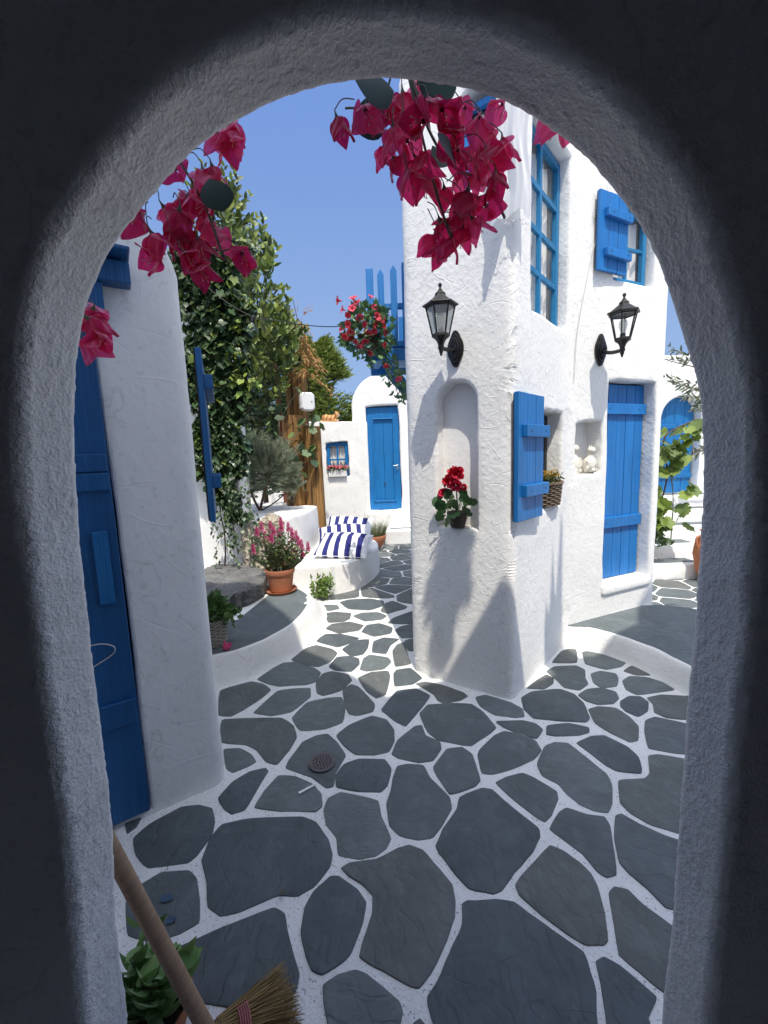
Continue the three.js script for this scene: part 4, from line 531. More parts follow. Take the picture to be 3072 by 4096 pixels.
{
  const b = fS.at(0.64, 1.128, -0.045), t = thing('flower_basket', 'dark wicker basket of small yellow flowers on the sill behind the open blue shutter', 'flower basket', b.toArray(), undefined);
  wicker(t, 'wicker_wall', b.x, b.z, b.y + 0.002, 0.155, 0.098, 0.112, M.wicker, 1.55, 0.85, Math.atan2(-fS.d.z, fS.d.x), 22, 11);
  const L = new Leaves(), Fl = new Leaves(); for (let i = 0; i < 240; i++) { const p = fS.at(0.64 + rs(0.15), b.y + 0.15 + rnd() * 0.05, -0.045 + rs(0.075)); L.add(LT.long, aim(p, dirR(0.8), rnd() * 6, rr(0.03, 0.05)), tint([0.06, 0.085, 0.02])); if (i % 3 === 0) { const q = p.clone(); q.y += 0.03 + rnd() * 0.02; const up = dirR(1.4); for (let k = 0; k < 6; k++) { const d = V(Math.cos(k * 1.05), 0.35, Math.sin(k * 1.05)); Fl.add(LT.oval, aim(q, d.add(up.clone().multiplyScalar(0.2)), 0, 0.013), tint([0.72, 0.42, 0.02])); } } }
  part(t, 'foliage', L.geo(), M.leaf, stuff); part(t, 'blossom', Fl.geo(), M.leaf, stuff);
}
// ---------------------------------------------------------------- ceramic cats in the square niche
function ceramicCat(s, o, y, k, turn, label, tail, mouth) {
  const b = fM.at(s, y, o), t = thing('cat_figurine', label, 'figurine', b.toArray());
  const g = sdfMesh([[[0, 0.05, 0], [0, 0.075, 0], 0.056, 0.05], [[0, 0.075, 0], [0, 0.13, 0.004], 0.05, 0.026], [[0, 0.175, 0.008], [0, 0.176, 0.018], 0.033, 0.03], [[-0.024, 0.185, 0.005], [-0.027, 0.216, 0.004], 0.013, 0.004], [[0.024, 0.185, 0.005], [0.027, 0.216, 0.004], 0.013, 0.004], [[-0.03, 0.012, 0.045], [-0.02, 0.012, 0.03], 0.013, 0.014], [[0.03, 0.012, 0.045], [0.02, 0.012, 0.03], 0.013, 0.014], ...(tail ? [[[-0.045, 0.012, -0.01], [-0.075, 0.03, 0.01], 0.013, 0.011], [[-0.075, 0.03, 0.01], [-0.072, 0.075, 0.012], 0.011, 0.010], [[-0.072, 0.075, 0.012], [-0.085, 0.09, 0.012], 0.010, 0.008]] : [])], [-0.11, -0.004, -0.08], [0.11, 0.23, 0.08], 64, 0.014);
  const place = (q) => q.scale(k, k, k).rotateY(turn).applyMatrix4(new THREE.Matrix4().makeBasis(fM.d, V(0, 1, 0), fM.n)).translate(b.x, b.y, b.z);
  const body = part(t, 'body', place(g), M.ceramic);
  const ink = []; if (mouth) ink.push(tube([[-0.018, 0.172, 0.047], [-0.009, 0.166, 0.0495], [0, 0.169, 0.050], [0.009, 0.166, 0.0495], [0.018, 0.172, 0.047]], 0.0012, 16, 5));
  for (const q of [-1, 1]) ink.push(new THREE.SphereGeometry(0.003, 8, 6).scale(1, 0.6, 0.5).translate(q * 0.012, 0.186, 0.045));
  part(t, 'face', place(merge(ink)), M.ink);
  if (mouth) { const pr = []; for (let i = 0; i < 16; i++) { const a = rs(0.45), y0 = 0.045 + rnd() * 0.06, r = 0.056 - Math.max(0, (y0 - 0.06)) * 0.33; pr.push(new THREE.SphereGeometry(0.0034, 6, 4).scale(1, rr(0.6, 2), 0.25).rotateZ(rs(0.6)).translate(0, 0, r + 0.0005).rotateY(a * 0.9).translate(0, y0, 0)); } part(t, 'printed_flowers', place(merge(pr)), std({ color: lin(0.25, 0.3, 0.24), roughness: 0.5 })); }
}
ceramicCat(0.30, -0.055, 1.333, 0.92, 0.35, 'cream ceramic cat figurine with printed flowers and raised tail in the square niche', true, true);
ceramicCat(0.165, -0.095, 1.333, 1.02, 0.2, 'second ceramic cat figurine half hidden at the left edge of the square niche', false, false);
// ---------------------------------------------------------------- white lace curtain at the house corner, cord on the wall, spider
{
  const t = thing('lace_curtain', 'white lace cloth hanging at the upper corner of the white house', 'cloth', [0.7, 2.7, -2.33]);
  const w = 0.2, h = 0.95, g = new THREE.PlaneGeometry(w, h, 80, 60), p = g.attributes.position; for (let i = 0; i < p.count; i++) { const x = p.getX(i), y = p.getY(i), d = (0.5 - y / h); p.setXYZ(i, x * (0.75 + 0.25 * d) + 0.01 * Math.sin(y * 14), y + 0.03 * Math.sin(x * 22 + 1) * d, 0.022 * Math.sin(x * 58 + y * 2.2) * (0.4 + d) + 0.008 * Math.sin(x * 150)); } g.computeVertexNormals();
  const cp = fF.at(0.69, 0, 0.05), CX = cp.x, CZ = cp.z; part(t, 'cloth', g.rotateY(-0.12).translate(CX, 3.17, CZ), M.lace);
  const hem = []; for (let i = 0; i < 10; i++) hem.push(tube([[-0.01, 0, 0], [0, -0.014, 0.002], [0.01, 0, 0]], 0.0018, 6, 4).translate(CX - 0.095 + i * 0.0207, 2.69 + 0.008 * Math.sin(i * 1.3), CZ + 0.015 - i * 0.0025 + 0.014 * Math.sin(i * 1.25)));
  part(t, 'scalloped_hem', merge(hem), M.lace);
  part(house, 'cord', tube([fM.at(0.335, 3.42, 0.012), fM.at(0.32, 3.33, 0.03), fM.at(0.20, 2.9, 0.012), fM.at(0.12, 2.6, 0.014), fM.at(0.06, 2.3, 0.012), fM.at(0.045, 2.0, 0.012)].map((q) => q.toArray()), 0.0025, 40, 6), M.cord);
  const s = thing('toy_spider', 'small dark toy spider on the white wall beside the upper shutter', 'toy spider', fM.at(0.222, 3.13, 0.012).toArray()); const sp = []; const P = fM.at(0.222, 3.13, 0.012); sp.push(new THREE.SphereGeometry(0.011, 10, 8).scale(1, 1.4, 0.8), new THREE.SphereGeometry(0.007, 8, 6).translate(0, 0.018, 0)); for (const q of [-1, 1]) for (let i = 0; i < 4; i++) sp.push(tube([[0, 0.006 - i * 0.003, 0], [q * 0.018, 0.022 - i * 0.014, 0.012], [q * 0.03, 0.016 - i * 0.018, -0.008]], 0.0012, 8, 4)); part(s, 'body', merge(sp).applyMatrix4(new THREE.Matrix4().makeBasis(fM.d, V(0, 1, 0), fM.n)).translate(P.x, P.y, P.z), M.ink);
}

// ---------------------------------------------------------------- left garden: bench, planter block, ivy wall
{
  const t = thing('garden_bench', 'low white plastered bench with a rounded front carrying striped cushions', 'bench', [-0.7, 0, -5.3]);
  const top = BENCH.map(([x, z], i) => [x - (x > -0.9 ? 0.01 : 0), z - 0.02]); raised(t, BENCH.map(([x, z]) => [x, z]), top, 0.33, 0.05, 'bench_body'); part(t, 'bench_seat', jitter(slab(chaikin(top.map(([x, z]) => [-0.75 + (x + 0.75) * 0.985, -5.4 + (z + 5.4) * 0.985]), 2), 0.335, 0.03), 0.002, 6), M.plaster);
  const p = thing('planter_block', 'tall rounded white plastered block behind the bench with a grey-green shrub on it', 'planter', [-1.5, 0, -5.8]);
  const PB = [[-1.75, -4.62], [-1.2, -4.62], [-1.0, -4.9], [-0.93, -5.5], [-0.93, -6.3], [-1.1, -6.7], [-2.2, -6.7], [-2.2, -4.9]];
  raised(p, PB, PB.map(([x, z]) => [-1.5 + (x + 1.5) * 0.955, -5.6 + (z + 5.6) * 0.97]), 0.84, 0.2, 'block_body'); part(p, 'block_top', jitter(slab(chaikin(PB.map(([x, z]) => [-1.5 + (x + 1.5) * 0.88, -5.6 + (z + 5.6) * 0.9]), 2), 0.848, 0.03), 0.003, 5), M.plaster);
  const rk = (label, pos, sc, mat, s, rot = 0) => { const q = thing('rock', label, 'rock', pos); part(q, 'stone_body', boxUV(BGU.toCreasedNormals(jitter(jitter(new THREE.IcosahedronGeometry(1, 5), 0.3, 1.1, s), 0.09, 4.5, s + 7).scale(...sc), 0.35)).rotateY(rot).translate(...pos), mat); };
  rk('pale natural rock set in the upper front of the white planter block', [-1.27, 0.78, -4.66], [0.14, 0.12, 0.08], M.paleRock, 3);
  rk('dark weathered rock face at the foot of the planter block behind the pink plant', [-1.44, 0.42, -4.55], [0.16, 0.4, 0.14], M.paleRock, 9);
  const st = thing('slate_step', 'rough dark slate slab step under the ivy wall', 'step', [-1.6, 0.2, -3.95]);
  const ss = new THREE.Shape([[-1.95, 3.35], [-1.42, 3.5], [-1.28, 3.62], [-1.20, 3.85], [-1.23, 4.1], [-1.35, 4.35], [-1.6, 4.6], [-1.95, 4.6]].map((q) => new THREE.Vector2(q[0], q[1])));
  let sg = new THREE.ExtrudeGeometry(ss, { depth: 0.1, bevelEnabled: true, bevelSize: 0.03, bevelThickness: 0.03, bevelSegments: 2 }).rotateX(-Math.PI / 2).translate(0, 0.235, 0); sg.deleteAttribute('uv'); sg.deleteAttribute('normal'); sg = new TessellateModifier(0.06, 12).modify(sg); sg = BGU.mergeVertices(sg); sg.computeVertexNormals(); sg = jitter(sg, 0.014, 9, 5); part(st, 'slab', boxUV(BGU.toCreasedNormals(sg, 0.5)), M.rock);
}
{
  const w = thing('garden_wall', 'white plastered wall end overgrown with dark ivy behind the door house', 'wall', [-1.9, 0.3, -4.7]);
  const f = frame(-2.8, -4.62, -1.56, -4.62), g = wallGeo([[-2.8, -4.62], [-1.575, -4.62], [-1.72, -5.4]], [[0, 0.2], [1.1, 0.2], [1.225, 0.2], [1.6, 0.2], [2.0, 0.2], [2.0, 3.2], [1.6, 3.2], [1.225, 3.2], [0.6, 3.2], [0, 3.2]].map((q) => new THREE.Vector2(...q)), [], 0.2, { edge: 0.09, amp: 0.01, s: 70 });
  part(w, 'wall_body', g, M.plaster);
}
function foliageThing(name, label, cat, pos, build, trunks, mat = M.leaf, group) {
  const t = thing(name, label, cat, pos, group), L = new Leaves(); build(L); part(t, 'foliage', L.geo(), mat, stuff);
  for (const [pts, r0, r1, nm = 'trunk'] of trunks || []) part(t, nm, taper(pts, r0, r1), M.twig); return t;
}
foliageThing('ivy', 'dark green ivy curtain hanging over the white wall behind the door house', 'ivy', [-1.7, 0.4, -4.55], (L) => {
  for (let i = 0; i < 5600; i++) { const y = 0.55 + 3.1 * Math.pow(rnd(), 0.8), top = smooth(1.5, 2.6, y), xr = lerp(-1.58, -1.30, smooth(0.8, 2.7, y)) + 0.07 * Math.sin(y * 9) + 0.04 * Math.sin(y * 23), xl = y < 1.0 ? -1.80 : -2.05 + 0.1 * Math.sin(y * 7); const x = lerp(xl, xr, Math.pow(rnd(), 0.8)), z = -4.5 + rs(0.07) + 0.12 * top * rnd() - 0.1 * rnd() * smooth(1.6, 1.0, y); if (y < 1.35 && n3(V(x, y, 0), 5, 4) < -0.25) continue; const col = rnd() < 0.07 + 0.25 * smooth(xl + 0.45, xr, x) * smooth(1.4, 2.4, y) ? [0.20, 0.27, 0.05] : [0.045, 0.085, 0.03]; L.add(LT.ivy, aim(V(x, y, z), V(rs(0.5), -1 + rs(0.5), 0.55 + rs(0.5)), rs(0.8), rr(0.055, 0.105)), tint(col, 0.35, 0.12)); }
  for (let k = 0; k < 46; k++) { let x = rr(-1.8, -1.36), y = rr(0.7, 3.0), z = -4.4; for (let i = 0; i < 20; i++) { y -= 0.022; x += rs(0.014); L.add(LT.ivy, aim(V(x + rs(0.03), y, z + rs(0.03)), V(rs(0.6), -1, 0.5), rs(1), rr(0.03, 0.055)), tint([0.05, 0.09, 0.03], 0.35)); } }
}, [[[[-1.8, 0.35, -4.55], [-1.76, 0.7, -4.53], [-1.8, 0.95, -4.54], [-1.72, 1.4, -4.55], [-1.8, 2.4, -4.56]], 0.008, 0.005, 'stem'], [[[-1.62, 0.5, -4.5], [-1.66, 1.0, -4.5], [-1.55, 2.0, -4.52]], 0.008, 0.004, 'stem']], M.glossy);
const blob = (L, n, tpl, cs, size, cols, up = 0.4, bark = 0) => { // leaves in clumps spread through a crown
  for (const [cx, cy, cz, r, ry = r] of cs) for (let i = 0; i < n * r * r * 6; i++) { const d = dirR(), k = Math.pow(rnd(), 0.4), p = V(cx + d.x * r * k, cy + d.y * ry * k, cz + d.z * r * k); if (n3(p, 3.1, 12) < -0.35) continue; const o = d.clone().multiplyScalar(0.8).add(dirR(up)); L.add(tpl, aim(p, o, rnd() * 6, rr(...size)), tint(pick(cols), 0.3, 0.12)); } };
const sprig = (L, base, dir, len, tpl, n, size, cols) => { const d = dir.clone().normalize(); for (let i = 0; i < n; i++) { const k = (i + 0.5) / n, p = base.clone().addScaledVector(d, len * k), a = i * 2.4; const o = V(Math.cos(a), 0.2, Math.sin(a)).addScaledVector(d, 0.9); L.add(tpl, aim(p, o, 0, rr(...size) * (1.1 - 0.4 * k)), tint(pick(cols), 0.25)); } };
foliageThing('laurel_tree', 'tall laurel tree with glossy yellow-green leaves rising above the ivy wall', 'tree', [-2.2, 0, -6], (L) => {
  const cols = [[0.15, 0.21, 0.03], [0.26, 0.32, 0.055], [0.08, 0.13, 0.022], [0.05, 0.08, 0.016]];
  const cs = [[-2.1, 4.35, -6, 0.42, 0.5], [-2.25, 3.75, -6, 0.6], [-1.72, 3.45, -5.9, 0.45], [-2.3, 3.1, -6, 0.55], [-1.58, 3.0, -5.9, 0.36], [-1.9, 2.9, -5.7, 0.4], [-1.42, 2.75, -6, 0.24], [-1.42, 3.25, -6.1, 0.26], [-2.0, 4.75, -6, 0.25], [-1.75, 2.4, -6, 0.38], [-1.65, 3.95, -6, 0.32]];
  blob(L, 250, LT.long, cs, [0.10, 0.155], cols, 0.5);
  for (let k = 0; k < 210; k++) { const c = pick(cs), d = dirR(0.5), b = V(c[0], c[1], c[2]).addScaledVector(d, c[3] * 0.75); sprig(L, b, d.add(V(0.1, 0.8, 0)), rr(0.2, 0.38), LT.oval, 10, [0.09, 0.15], cols); }
  for (const [x, y] of [[-1.92, 5.0], [-1.75, 5.1], [-1.58, 4.55], [-1.45, 4.62], [-1.38, 4.35], [-1.12, 3.3], [-1.2, 3.6]]) { sprig(L, V(x - 0.05, y - 0.35, -5.9), V(0.15, 1, 0), 0.42, LT.oval, 16, [0.10, 0.16], cols); }
}, [[[[-2.2, 0, -6], [-2.1, 1.6, -6], [-1.95, 3, -6], [-1.95, 4.6, -6]], 0.035, 0.008], [[[-2.1, 1.5, -6], [-1.8, 2.3, -5.95], [-1.45, 3.0, -5.9]], 0.018, 0.006, 'branch'], [[[-2.0, 2.6, -6], [-1.75, 3.4, -5.95], [-1.58, 4.4, -5.9]], 0.012, 0.004, 'branch']], M.leaf);
const feather = (L, c, dir, len, cols, w = 0.35) => { const d = dir.clone().normalize(), side = V(-d.z, 0, d.x).normalize(); for (let i = 0; i < 11; i++) { const k = i / 11; for (const s of [-1, 1]) L.add(LT.blade, aim(c.clone().addScaledVector(d, len * k), d.clone().addScaledVector(side, s * 0.8).add(V(0, rs(0.3), 0)), rnd() * 6, len * w * (1.05 - k)), tint(pick(cols), 0.25)); } L.add(LT.blade, aim(c.clone().addScaledVector(d, len * 0.8), d, 0, len * 0.4), tint(pick(cols))); };
foliageThing('conifer', 'dark conifer with feathery sprays in shade between the ivy and the log posts', 'conifer', [-2.4, 0, -7.6], (L) => { for (let i = 0; i < 800; i++) { const y = rr(0.9, 3.6), a = rnd() * 7, r = Math.sqrt(rnd()) * lerp(0.85, 0.3, (y - 0.9) / 2.8); feather(L, V(-2.15 + r * Math.cos(a), y, -7.6 + r * Math.sin(a)), V(Math.cos(a), 0.1 + rs(0.4), Math.sin(a)), rr(0.2, 0.34), [[0.04, 0.08, 0.025], [0.06, 0.11, 0.03], [0.10, 0.16, 0.04]], 0.5); } }, [[[[-2.15, 0, -7.6], [-2.15, 3.3, -7.6]], 0.06, 0.01]]);
foliageThing('background_tree', 'bright green feathery cypress tree behind the log posts and the far white gable', 'tree', [-1.6, 0, -10.5], (L) => { const cols = [[0.20, 0.27, 0.045], [0.27, 0.35, 0.065], [0.12, 0.18, 0.03], [0.33, 0.40, 0.085]]; for (let i = 0; i < 8200; i++) { const u = Math.pow(rnd(), 1.1), y = lerp(1.5, 4.25, u), half = lerp(1.35, 0.28, Math.pow(u, 1.7)), a = rnd() * 7, r = half * Math.pow(rnd(), 0.45); const p = V(-1.5 + r * Math.cos(a) * 0.95, y + 0.12 * Math.sin(a * 3), -10.5 + r * Math.sin(a) * 0.7); if (n3(p, 1.9, 5) < -0.45) continue; feather(L, p, V(Math.cos(a) * 0.8 + 0.25, 0.35 + rs(0.5), Math.sin(a)), rr(0.13, 0.22), cols, 0.55); } }, [[[[-1.75, 0, -10.5], [-1.75, 4, -10.5]], 0.1, 0.02]]);
foliageThing('background_tree', 'darker evergreen tree filling the gap behind the conifer and the planter', 'tree', [-3.6, 0, -10], (L) => { for (let i = 0; i < 2200; i++) { const y = rr(0.8, 4.0), a = rnd() * 7, r = Math.sqrt(rnd()) * lerp(1.5, 0.7, (y - 0.8) / 3.8), p = V(-3.5 + r * Math.cos(a), y, -9.6 + r * Math.sin(a) * 0.6); feather(L, p, V(Math.cos(a), rs(0.5) + 0.3, Math.sin(a)), rr(0.25, 0.4), [[0.05, 0.09, 0.025], [0.09, 0.15, 0.035]], 0.5); } }, [[[[-3.5, 0, -9.6], [-3.5, 4, -9.6]], 0.1, 0.02]]);
foliageThing('dry_conifer', 'withered orange-brown conifer branch rising behind the tallest log post', 'dry tree', [-1.3, 1, -7.2], (L) => {
  const cols = [[0.55, 0.31, 0.10], [0.45, 0.24, 0.075], [0.6, 0.38, 0.16]]; for (let i = 0; i < 95; i++) { const u = Math.floor(Math.pow(rnd(), 0.8) * 5 + 0.3) / 5 + rs(0.05), y = lerp(3.36, 2.62, u), w = lerp(0.04, 0.27, u); const s = rs(1); feather(L, V(-1.06 + s * w, y + rs(0.05), -6.2 + rs(0.12)), V(s * 0.8, -0.7, rs(0.6)), rr(0.09, 0.16), cols, 0.5); }
  for (let i = 0; i < 14; i++) { const s = rs(1); feather(L, V(-1.12 + rs(0.05) + s * 0.1, rr(3.35, 3.65), -6.3), V(s, 0.1, 0), 0.12, [[0.5, 0.33, 0.22]], 0.3); }
  for (const [x, y] of [[-1.1, 3.0], [-1.0, 2.9], [-1.25, 3.2]]) for (let i = 0; i < 5; i++) feather(L, V(x + rs(0.06), y + rs(0.06), -9), V(rs(1), -0.6, rs(1)), 0.13, [[0.5, 0.28, 0.12]]);
}, [[[[-1.08, 0, -6.65], [-1.07, 2.3, -6.6], [-1.08, 3.1, -6.3], [-1.2, 3.8, -6.3]], 0.03, 0.004]], M.dry);
foliageThing('grey_shrub', 'grey-green needle-leaved shrub growing on the white planter block', 'shrub', [-1.72, 0.85, -5.55], (L) => {
  const cols = [[0.17, 0.21, 0.13], [0.22, 0.26, 0.16], [0.11, 0.15, 0.09], [0.27, 0.29, 0.19]];
  for (let i = 0; i < 560; i++) { const d = dirR(0.2), q = V(-1.52, 1.40, -5.5).add(V(d.x * 0.38, d.y * 0.32, d.z * 0.3).multiplyScalar(Math.pow(rnd(), 0.5))); if (i % 6 === 0) q.set(-1.72 + rs(0.12), 1.6 + rnd() * 0.2, -5.5 + rs(0.15)); if (i % 7 === 0) q.set(-1.22 + rs(0.12), 1.2 + rs(0.12), -5.45); const dir = d.clone().add(V(0, 0.55, 0)).normalize(), len = rr(0.10, 0.19), cc = pick(cols); for (let k = 0; k < 36; k++) { const a = k * 2.4, p = q.clone().addScaledVector(dir, len * k / 36); L.add(LT.needle, aim(p, V(Math.cos(a), 0.3, Math.sin(a)).addScaledVector(dir, 0.9), 0, rr(0.04, 0.06)), tint(cc, 0.25)); } }
}, [[[[-1.66, 0.84, -5.55], [-1.72, 1.0, -5.52], [-1.8, 1.3, -5.5]], 0.02, 0.008, 'stem'], [[[-1.66, 0.84, -5.55], [-1.6, 1.05, -5.55], [-1.45, 1.35, -5.5]], 0.02, 0.008, 'stem'], [[[-1.66, 0.84, -5.55], [-1.45, 0.95, -5.5], [-1.25, 1.1, -5.45]], 0.014, 0.006, 'stem']]);
// logs, box, pole
function logPost(label, x, z, r, h, y0, s) { const t = thing('log_post', label, 'log post', [x, y0, z], 'upright brown logs beside the planter'); const g = new THREE.CylinderGeometry(r, r * 1.06, h, 40, 30, true).translate(0, h / 2, 0), p = g.attributes.position, uv = g.attributes.uv; for (let i = 0; i < p.count; i++) { const a = Math.atan2(p.getZ(i), p.getX(i)), y = p.getY(i), k = 1 + 0.05 * Math.sin(a * 2 + s) + 0.025 * Math.sin(a * 7 + s * 2 + y) + 0.02 * vn(a * 9 + 40, y * 1.5 + 10, 999, 999, s); p.setX(i, p.getX(i) * k); p.setZ(i, p.getZ(i) * k); uv.setXY(i, uv.getX(i) * 0.9, y); } g.computeVertexNormals(); part(t, 'trunk', g.translate(x, y0, z), M.log); part(t, 'cut_top', jitter(new THREE.CircleGeometry(r * 1.01, 40).rotateX(-Math.PI / 2).translate(x, y0 + h - 0.004, z), 0.008, 20, s), M.log); }
logPost('tallest brown log post with the white box fixed to its side', -1.245, -6.42, 0.148, 2.78, 0, 3);
logPost('middle brown log post standing in front of the tallest one', -1.27, -6.12, 0.155, 2.13, 0, 5);
logPost('short broad brown log post against the low far wall', -0.99, -6.05, 0.122, 1.965, 0, 8);
{
  const t = thing('junction_box', 'white plastic box with chamfered corners fixed to the tallest log post', 'box', [-1.1, 2.24, -6.18]);
  part(t, 'housing', new THREE.ExtrudeGeometry(new THREE.Shape([[-0.085, -0.085], [-0.06, -0.11], [0.06, -0.11], [0.085, -0.085], [0.085, 0.085], [0.06, 0.11], [-0.06, 0.11], [-0.085, 0.085]].map((q) => new THREE.Vector2(...q))), { depth: 0.07, bevelEnabled: true, bevelSize: 0.02, bevelThickness: 0.025, bevelSegments: 1 }).rotateY(0.45).translate(-1.075, 2.33, -6.22), M.plastic);
  part(t, 'screw', new THREE.CylinderGeometry(0.006, 0.006, 0.1, 10).rotateX(Math.PI / 2).rotateY(0.45).translate(-1.075 + 0.075, 2.33, -6.19), M.iron);
  const p = thing('rusty_pole', 'thin rusty red pole left of the tallest log post', 'pole', [-1.53, 0, -6.5]); part(p, 'pole_shaft', taper([[-1.53, 0, -6.5], [-1.53, 1.6, -6.5], [-1.56, 3.02, -6.5]], 0.038, 0.03, 12, 10), M.rustPole);
  const L = new Leaves(), pos = [[-1.46, 2.2], [-1.35, 2.42], [-1.18, 2.5], [-1.5, 2.02], [-1.4, 1.72], [-1.2, 1.9], [-1.05, 2.08], [-0.98, 1.95], [-0.9, 2.0], [-1.12, 1.72], [-1.24, 1.5], [-1.15, 1.3], [-1.32, 1.35], [-1.02, 1.6], [-0.96, 1.72], [-0.92, 2.06], [-1.35, 2.15], [-1.5, 1.9], [-1.28, 1.62], [-1.1, 1.42], [-0.95, 1.5]];
  const v = thing('climbing_vine', 'climbing vine with lobed leaves wound round the log posts', 'vine', [-1.3, 1.2, -5.9]); const vg = geo2(LT.vine), vm = [[0.10, 0.17, 0.06], [0.16, 0.25, 0.07], [0.05, 0.09, 0.04]].map((c) => phy({ color: lin(...c), roughness: 0.6, transmission: 0.25, thickness: 0 }));
  for (const [x, y] of pos) for (let k = 0; k < 2; k++) piece(v, 'leaf', vg, pick(vm), aim(V(x + rs(0.05), y + rs(0.05), -5.88 + rs(0.05)), V(rs(0.8), -0.6 + rs(0.5), 0.5), rs(0.6), rr(0.08, 0.15)));
  part(v, 'stem', tube([[-1.3, 0.9, -5.9], [-1.18, 1.3, -5.93], [-1.3, 1.65, -5.92], [-1.1, 1.95, -5.93], [-0.9, 2.02, -5.92], [-0.86, 2.06, -5.95]], 0.006, 50, 5), M.stem); part(v, 'stem', tube([[-1.25, 1.7, -5.92], [-1.42, 1.95, -5.92], [-1.3, 2.3, -6.1], [-1.15, 2.5, -6.2]], 0.005, 40, 5), M.stem);
}
{ // string of lights
  const t = thing('string_light', 'black light cable with clear glass bulbs strung from the ivy to the balcony', 'string light', [-1.23, 2.9, -4.35]);
  part(t, 'cable', tube([[-1.88, 3.615, -4.136], [-1.664, 3.23, -4.136], [-1.438, 3.013, -4.117], [-1.156, 2.839, -4.089], [-0.902, 2.764, -3.995], [-0.67, 2.75, -4.1], [-0.33, 2.655, -3.85], [-0.1, 2.66, -3.75]], 0.0042, 90, 6), M.wire);
  for (const [x, y, z] of [[-1.161, 2.83, -4.08], [-0.25, 2.62, -3.80]]) { const so = part(t, 'bulb_socket', lathe([[0.001, 0], [0.02, 0], [0.021, 0.052], [0.012, 0.06], [0.001, 0.062]], 14).rotateZ(-0.25).translate(x, y - 0.045, z), M.wire); part(so, 'bulb', lathe([[0.016, 0], [0.022, -0.012], [0.036, -0.04], [0.034, -0.06], [0.02, -0.075], [0.0005, -0.08]], 18).rotateZ(-0.25).translate(x - 0.003, y - 0.045, z), M.glass); part(so, 'filament', tube([[x - 0.006, y - 0.05, z], [x - 0.012, y - 0.075, z], [x, y - 0.085, z], [x + 0.005, y - 0.06, z]], 0.002, 10, 4), M.steel); }
  const u = thing('string_light', 'second thin light cable hanging down in front of the dark conifer', 'string light', [-1.62, 2.4, -6.2]); part(u, 'cable', tube([[-1.62, 3.0, -6.2], [-1.625, 2.5, -6.2], [-1.60, 2.15, -6.2]], 0.006, 20, 5), M.wire); part(u, 'bulb', new THREE.SphereGeometry(0.035, 16, 12).translate(-1.59, 2.27, -6.18), M.glass);
}
// ---------------------------------------------------------------- cushions
T.stripe = tex(512, (u, v) => { const s = (u * 4.75 + 0.2) % 1, k = 0.9 + 0.1 * fbm(u, v, 40, 40, 2, 1500); return s < 0.46 ? [0.018 * k, 0.022 * k, 0.16 * k] : [0.82 * k, 0.82 * k, 0.83 * k]; }, true);
M.stripe = std({ map: T.stripe, roughness: 0.92, bumpMap: rep(T.rockH, 2), bumpScale: 0.006 });
function cushion(label, pos, w, h, th, eul, s) { const t = thing('striped_cushion', label, 'cushion', pos, 'striped cushions on the white bench'); const N = 44, g = new THREE.PlaneGeometry(w, h, N, N), mk = (sg) => { const q = g.clone(), p = q.attributes.position; for (let i = 0; i < p.count; i++) { const u = p.getX(i) / w * 2, v = p.getY(i) / h * 2, e = Math.pow(Math.max(0, 1 - u * u), 0.5) * Math.pow(Math.max(0, 1 - v * v), 0.5), pin = 1 - 0.055 * (1 - Math.abs(v)) * Math.abs(u) ; p.setXYZ(i, p.getX(i) * (1 - 0.05 * (1 - v * v)) , p.getY(i) * (1 - 0.05 * (1 - u * u)), sg * (th / 2 * e + 0.03 * e * n3(V(u * 2, v * 2, s), 0.9, s) + 0.012 * e * n3(V(u * 2, v * 2, s), 2.6, s))); } if (sg < 0) { const ix = q.index.array; for (let i = 0; i < ix.length; i += 3) { const a = ix[i]; ix[i] = ix[i + 1]; ix[i + 1] = a; } } q.computeVertexNormals(); return q; };
  part(t, 'cover', merge([mk(1), mk(-1)]).rotateX(eul[0]).rotateZ(eul[2]).rotateY(eul[1]).translate(...pos), M.stripe); const pipe = []; for (let i = 0; i < 80; i++) { const a = i / 80 * 4, k = Math.floor(a), f = a - k, c = [[-1, -1], [1, -1], [1, 1], [-1, 1]], p0 = c[k], p1 = c[(k + 1) % 4], u = lerp(p0[0], p1[0], f), v = lerp(p0[1], p1[1], f); pipe.push([u * w / 2 * (1 - 0.05 * (1 - v * v)), v * h / 2 * (1 - 0.05 * (1 - u * u)), 0]); } part(t, 'piping', tube(pipe, 0.004, 160, 5, true).rotateX(eul[0]).rotateZ(eul[2]).rotateY(eul[1]).translate(...pos), M.plasterSoft); }
cushion('front navy and white striped cushion lying on the bench', [-0.50, 0.455, -4.98], 0.64, 0.50, 0.24, [-1.2, -0.16, -0.05], 2);
cushion('second striped cushion propped behind the front one on the bench', [-0.55, 0.49, -5.38], 0.64, 0.46, 0.24, [-1.15, 0.10, 0.03], 7);
cushion('rearmost striped cushion leaning at the back of the bench', [-0.50, 0.52, -5.80], 0.64, 0.46, 0.24, [-1.0, -0.06, -0.08], 9);
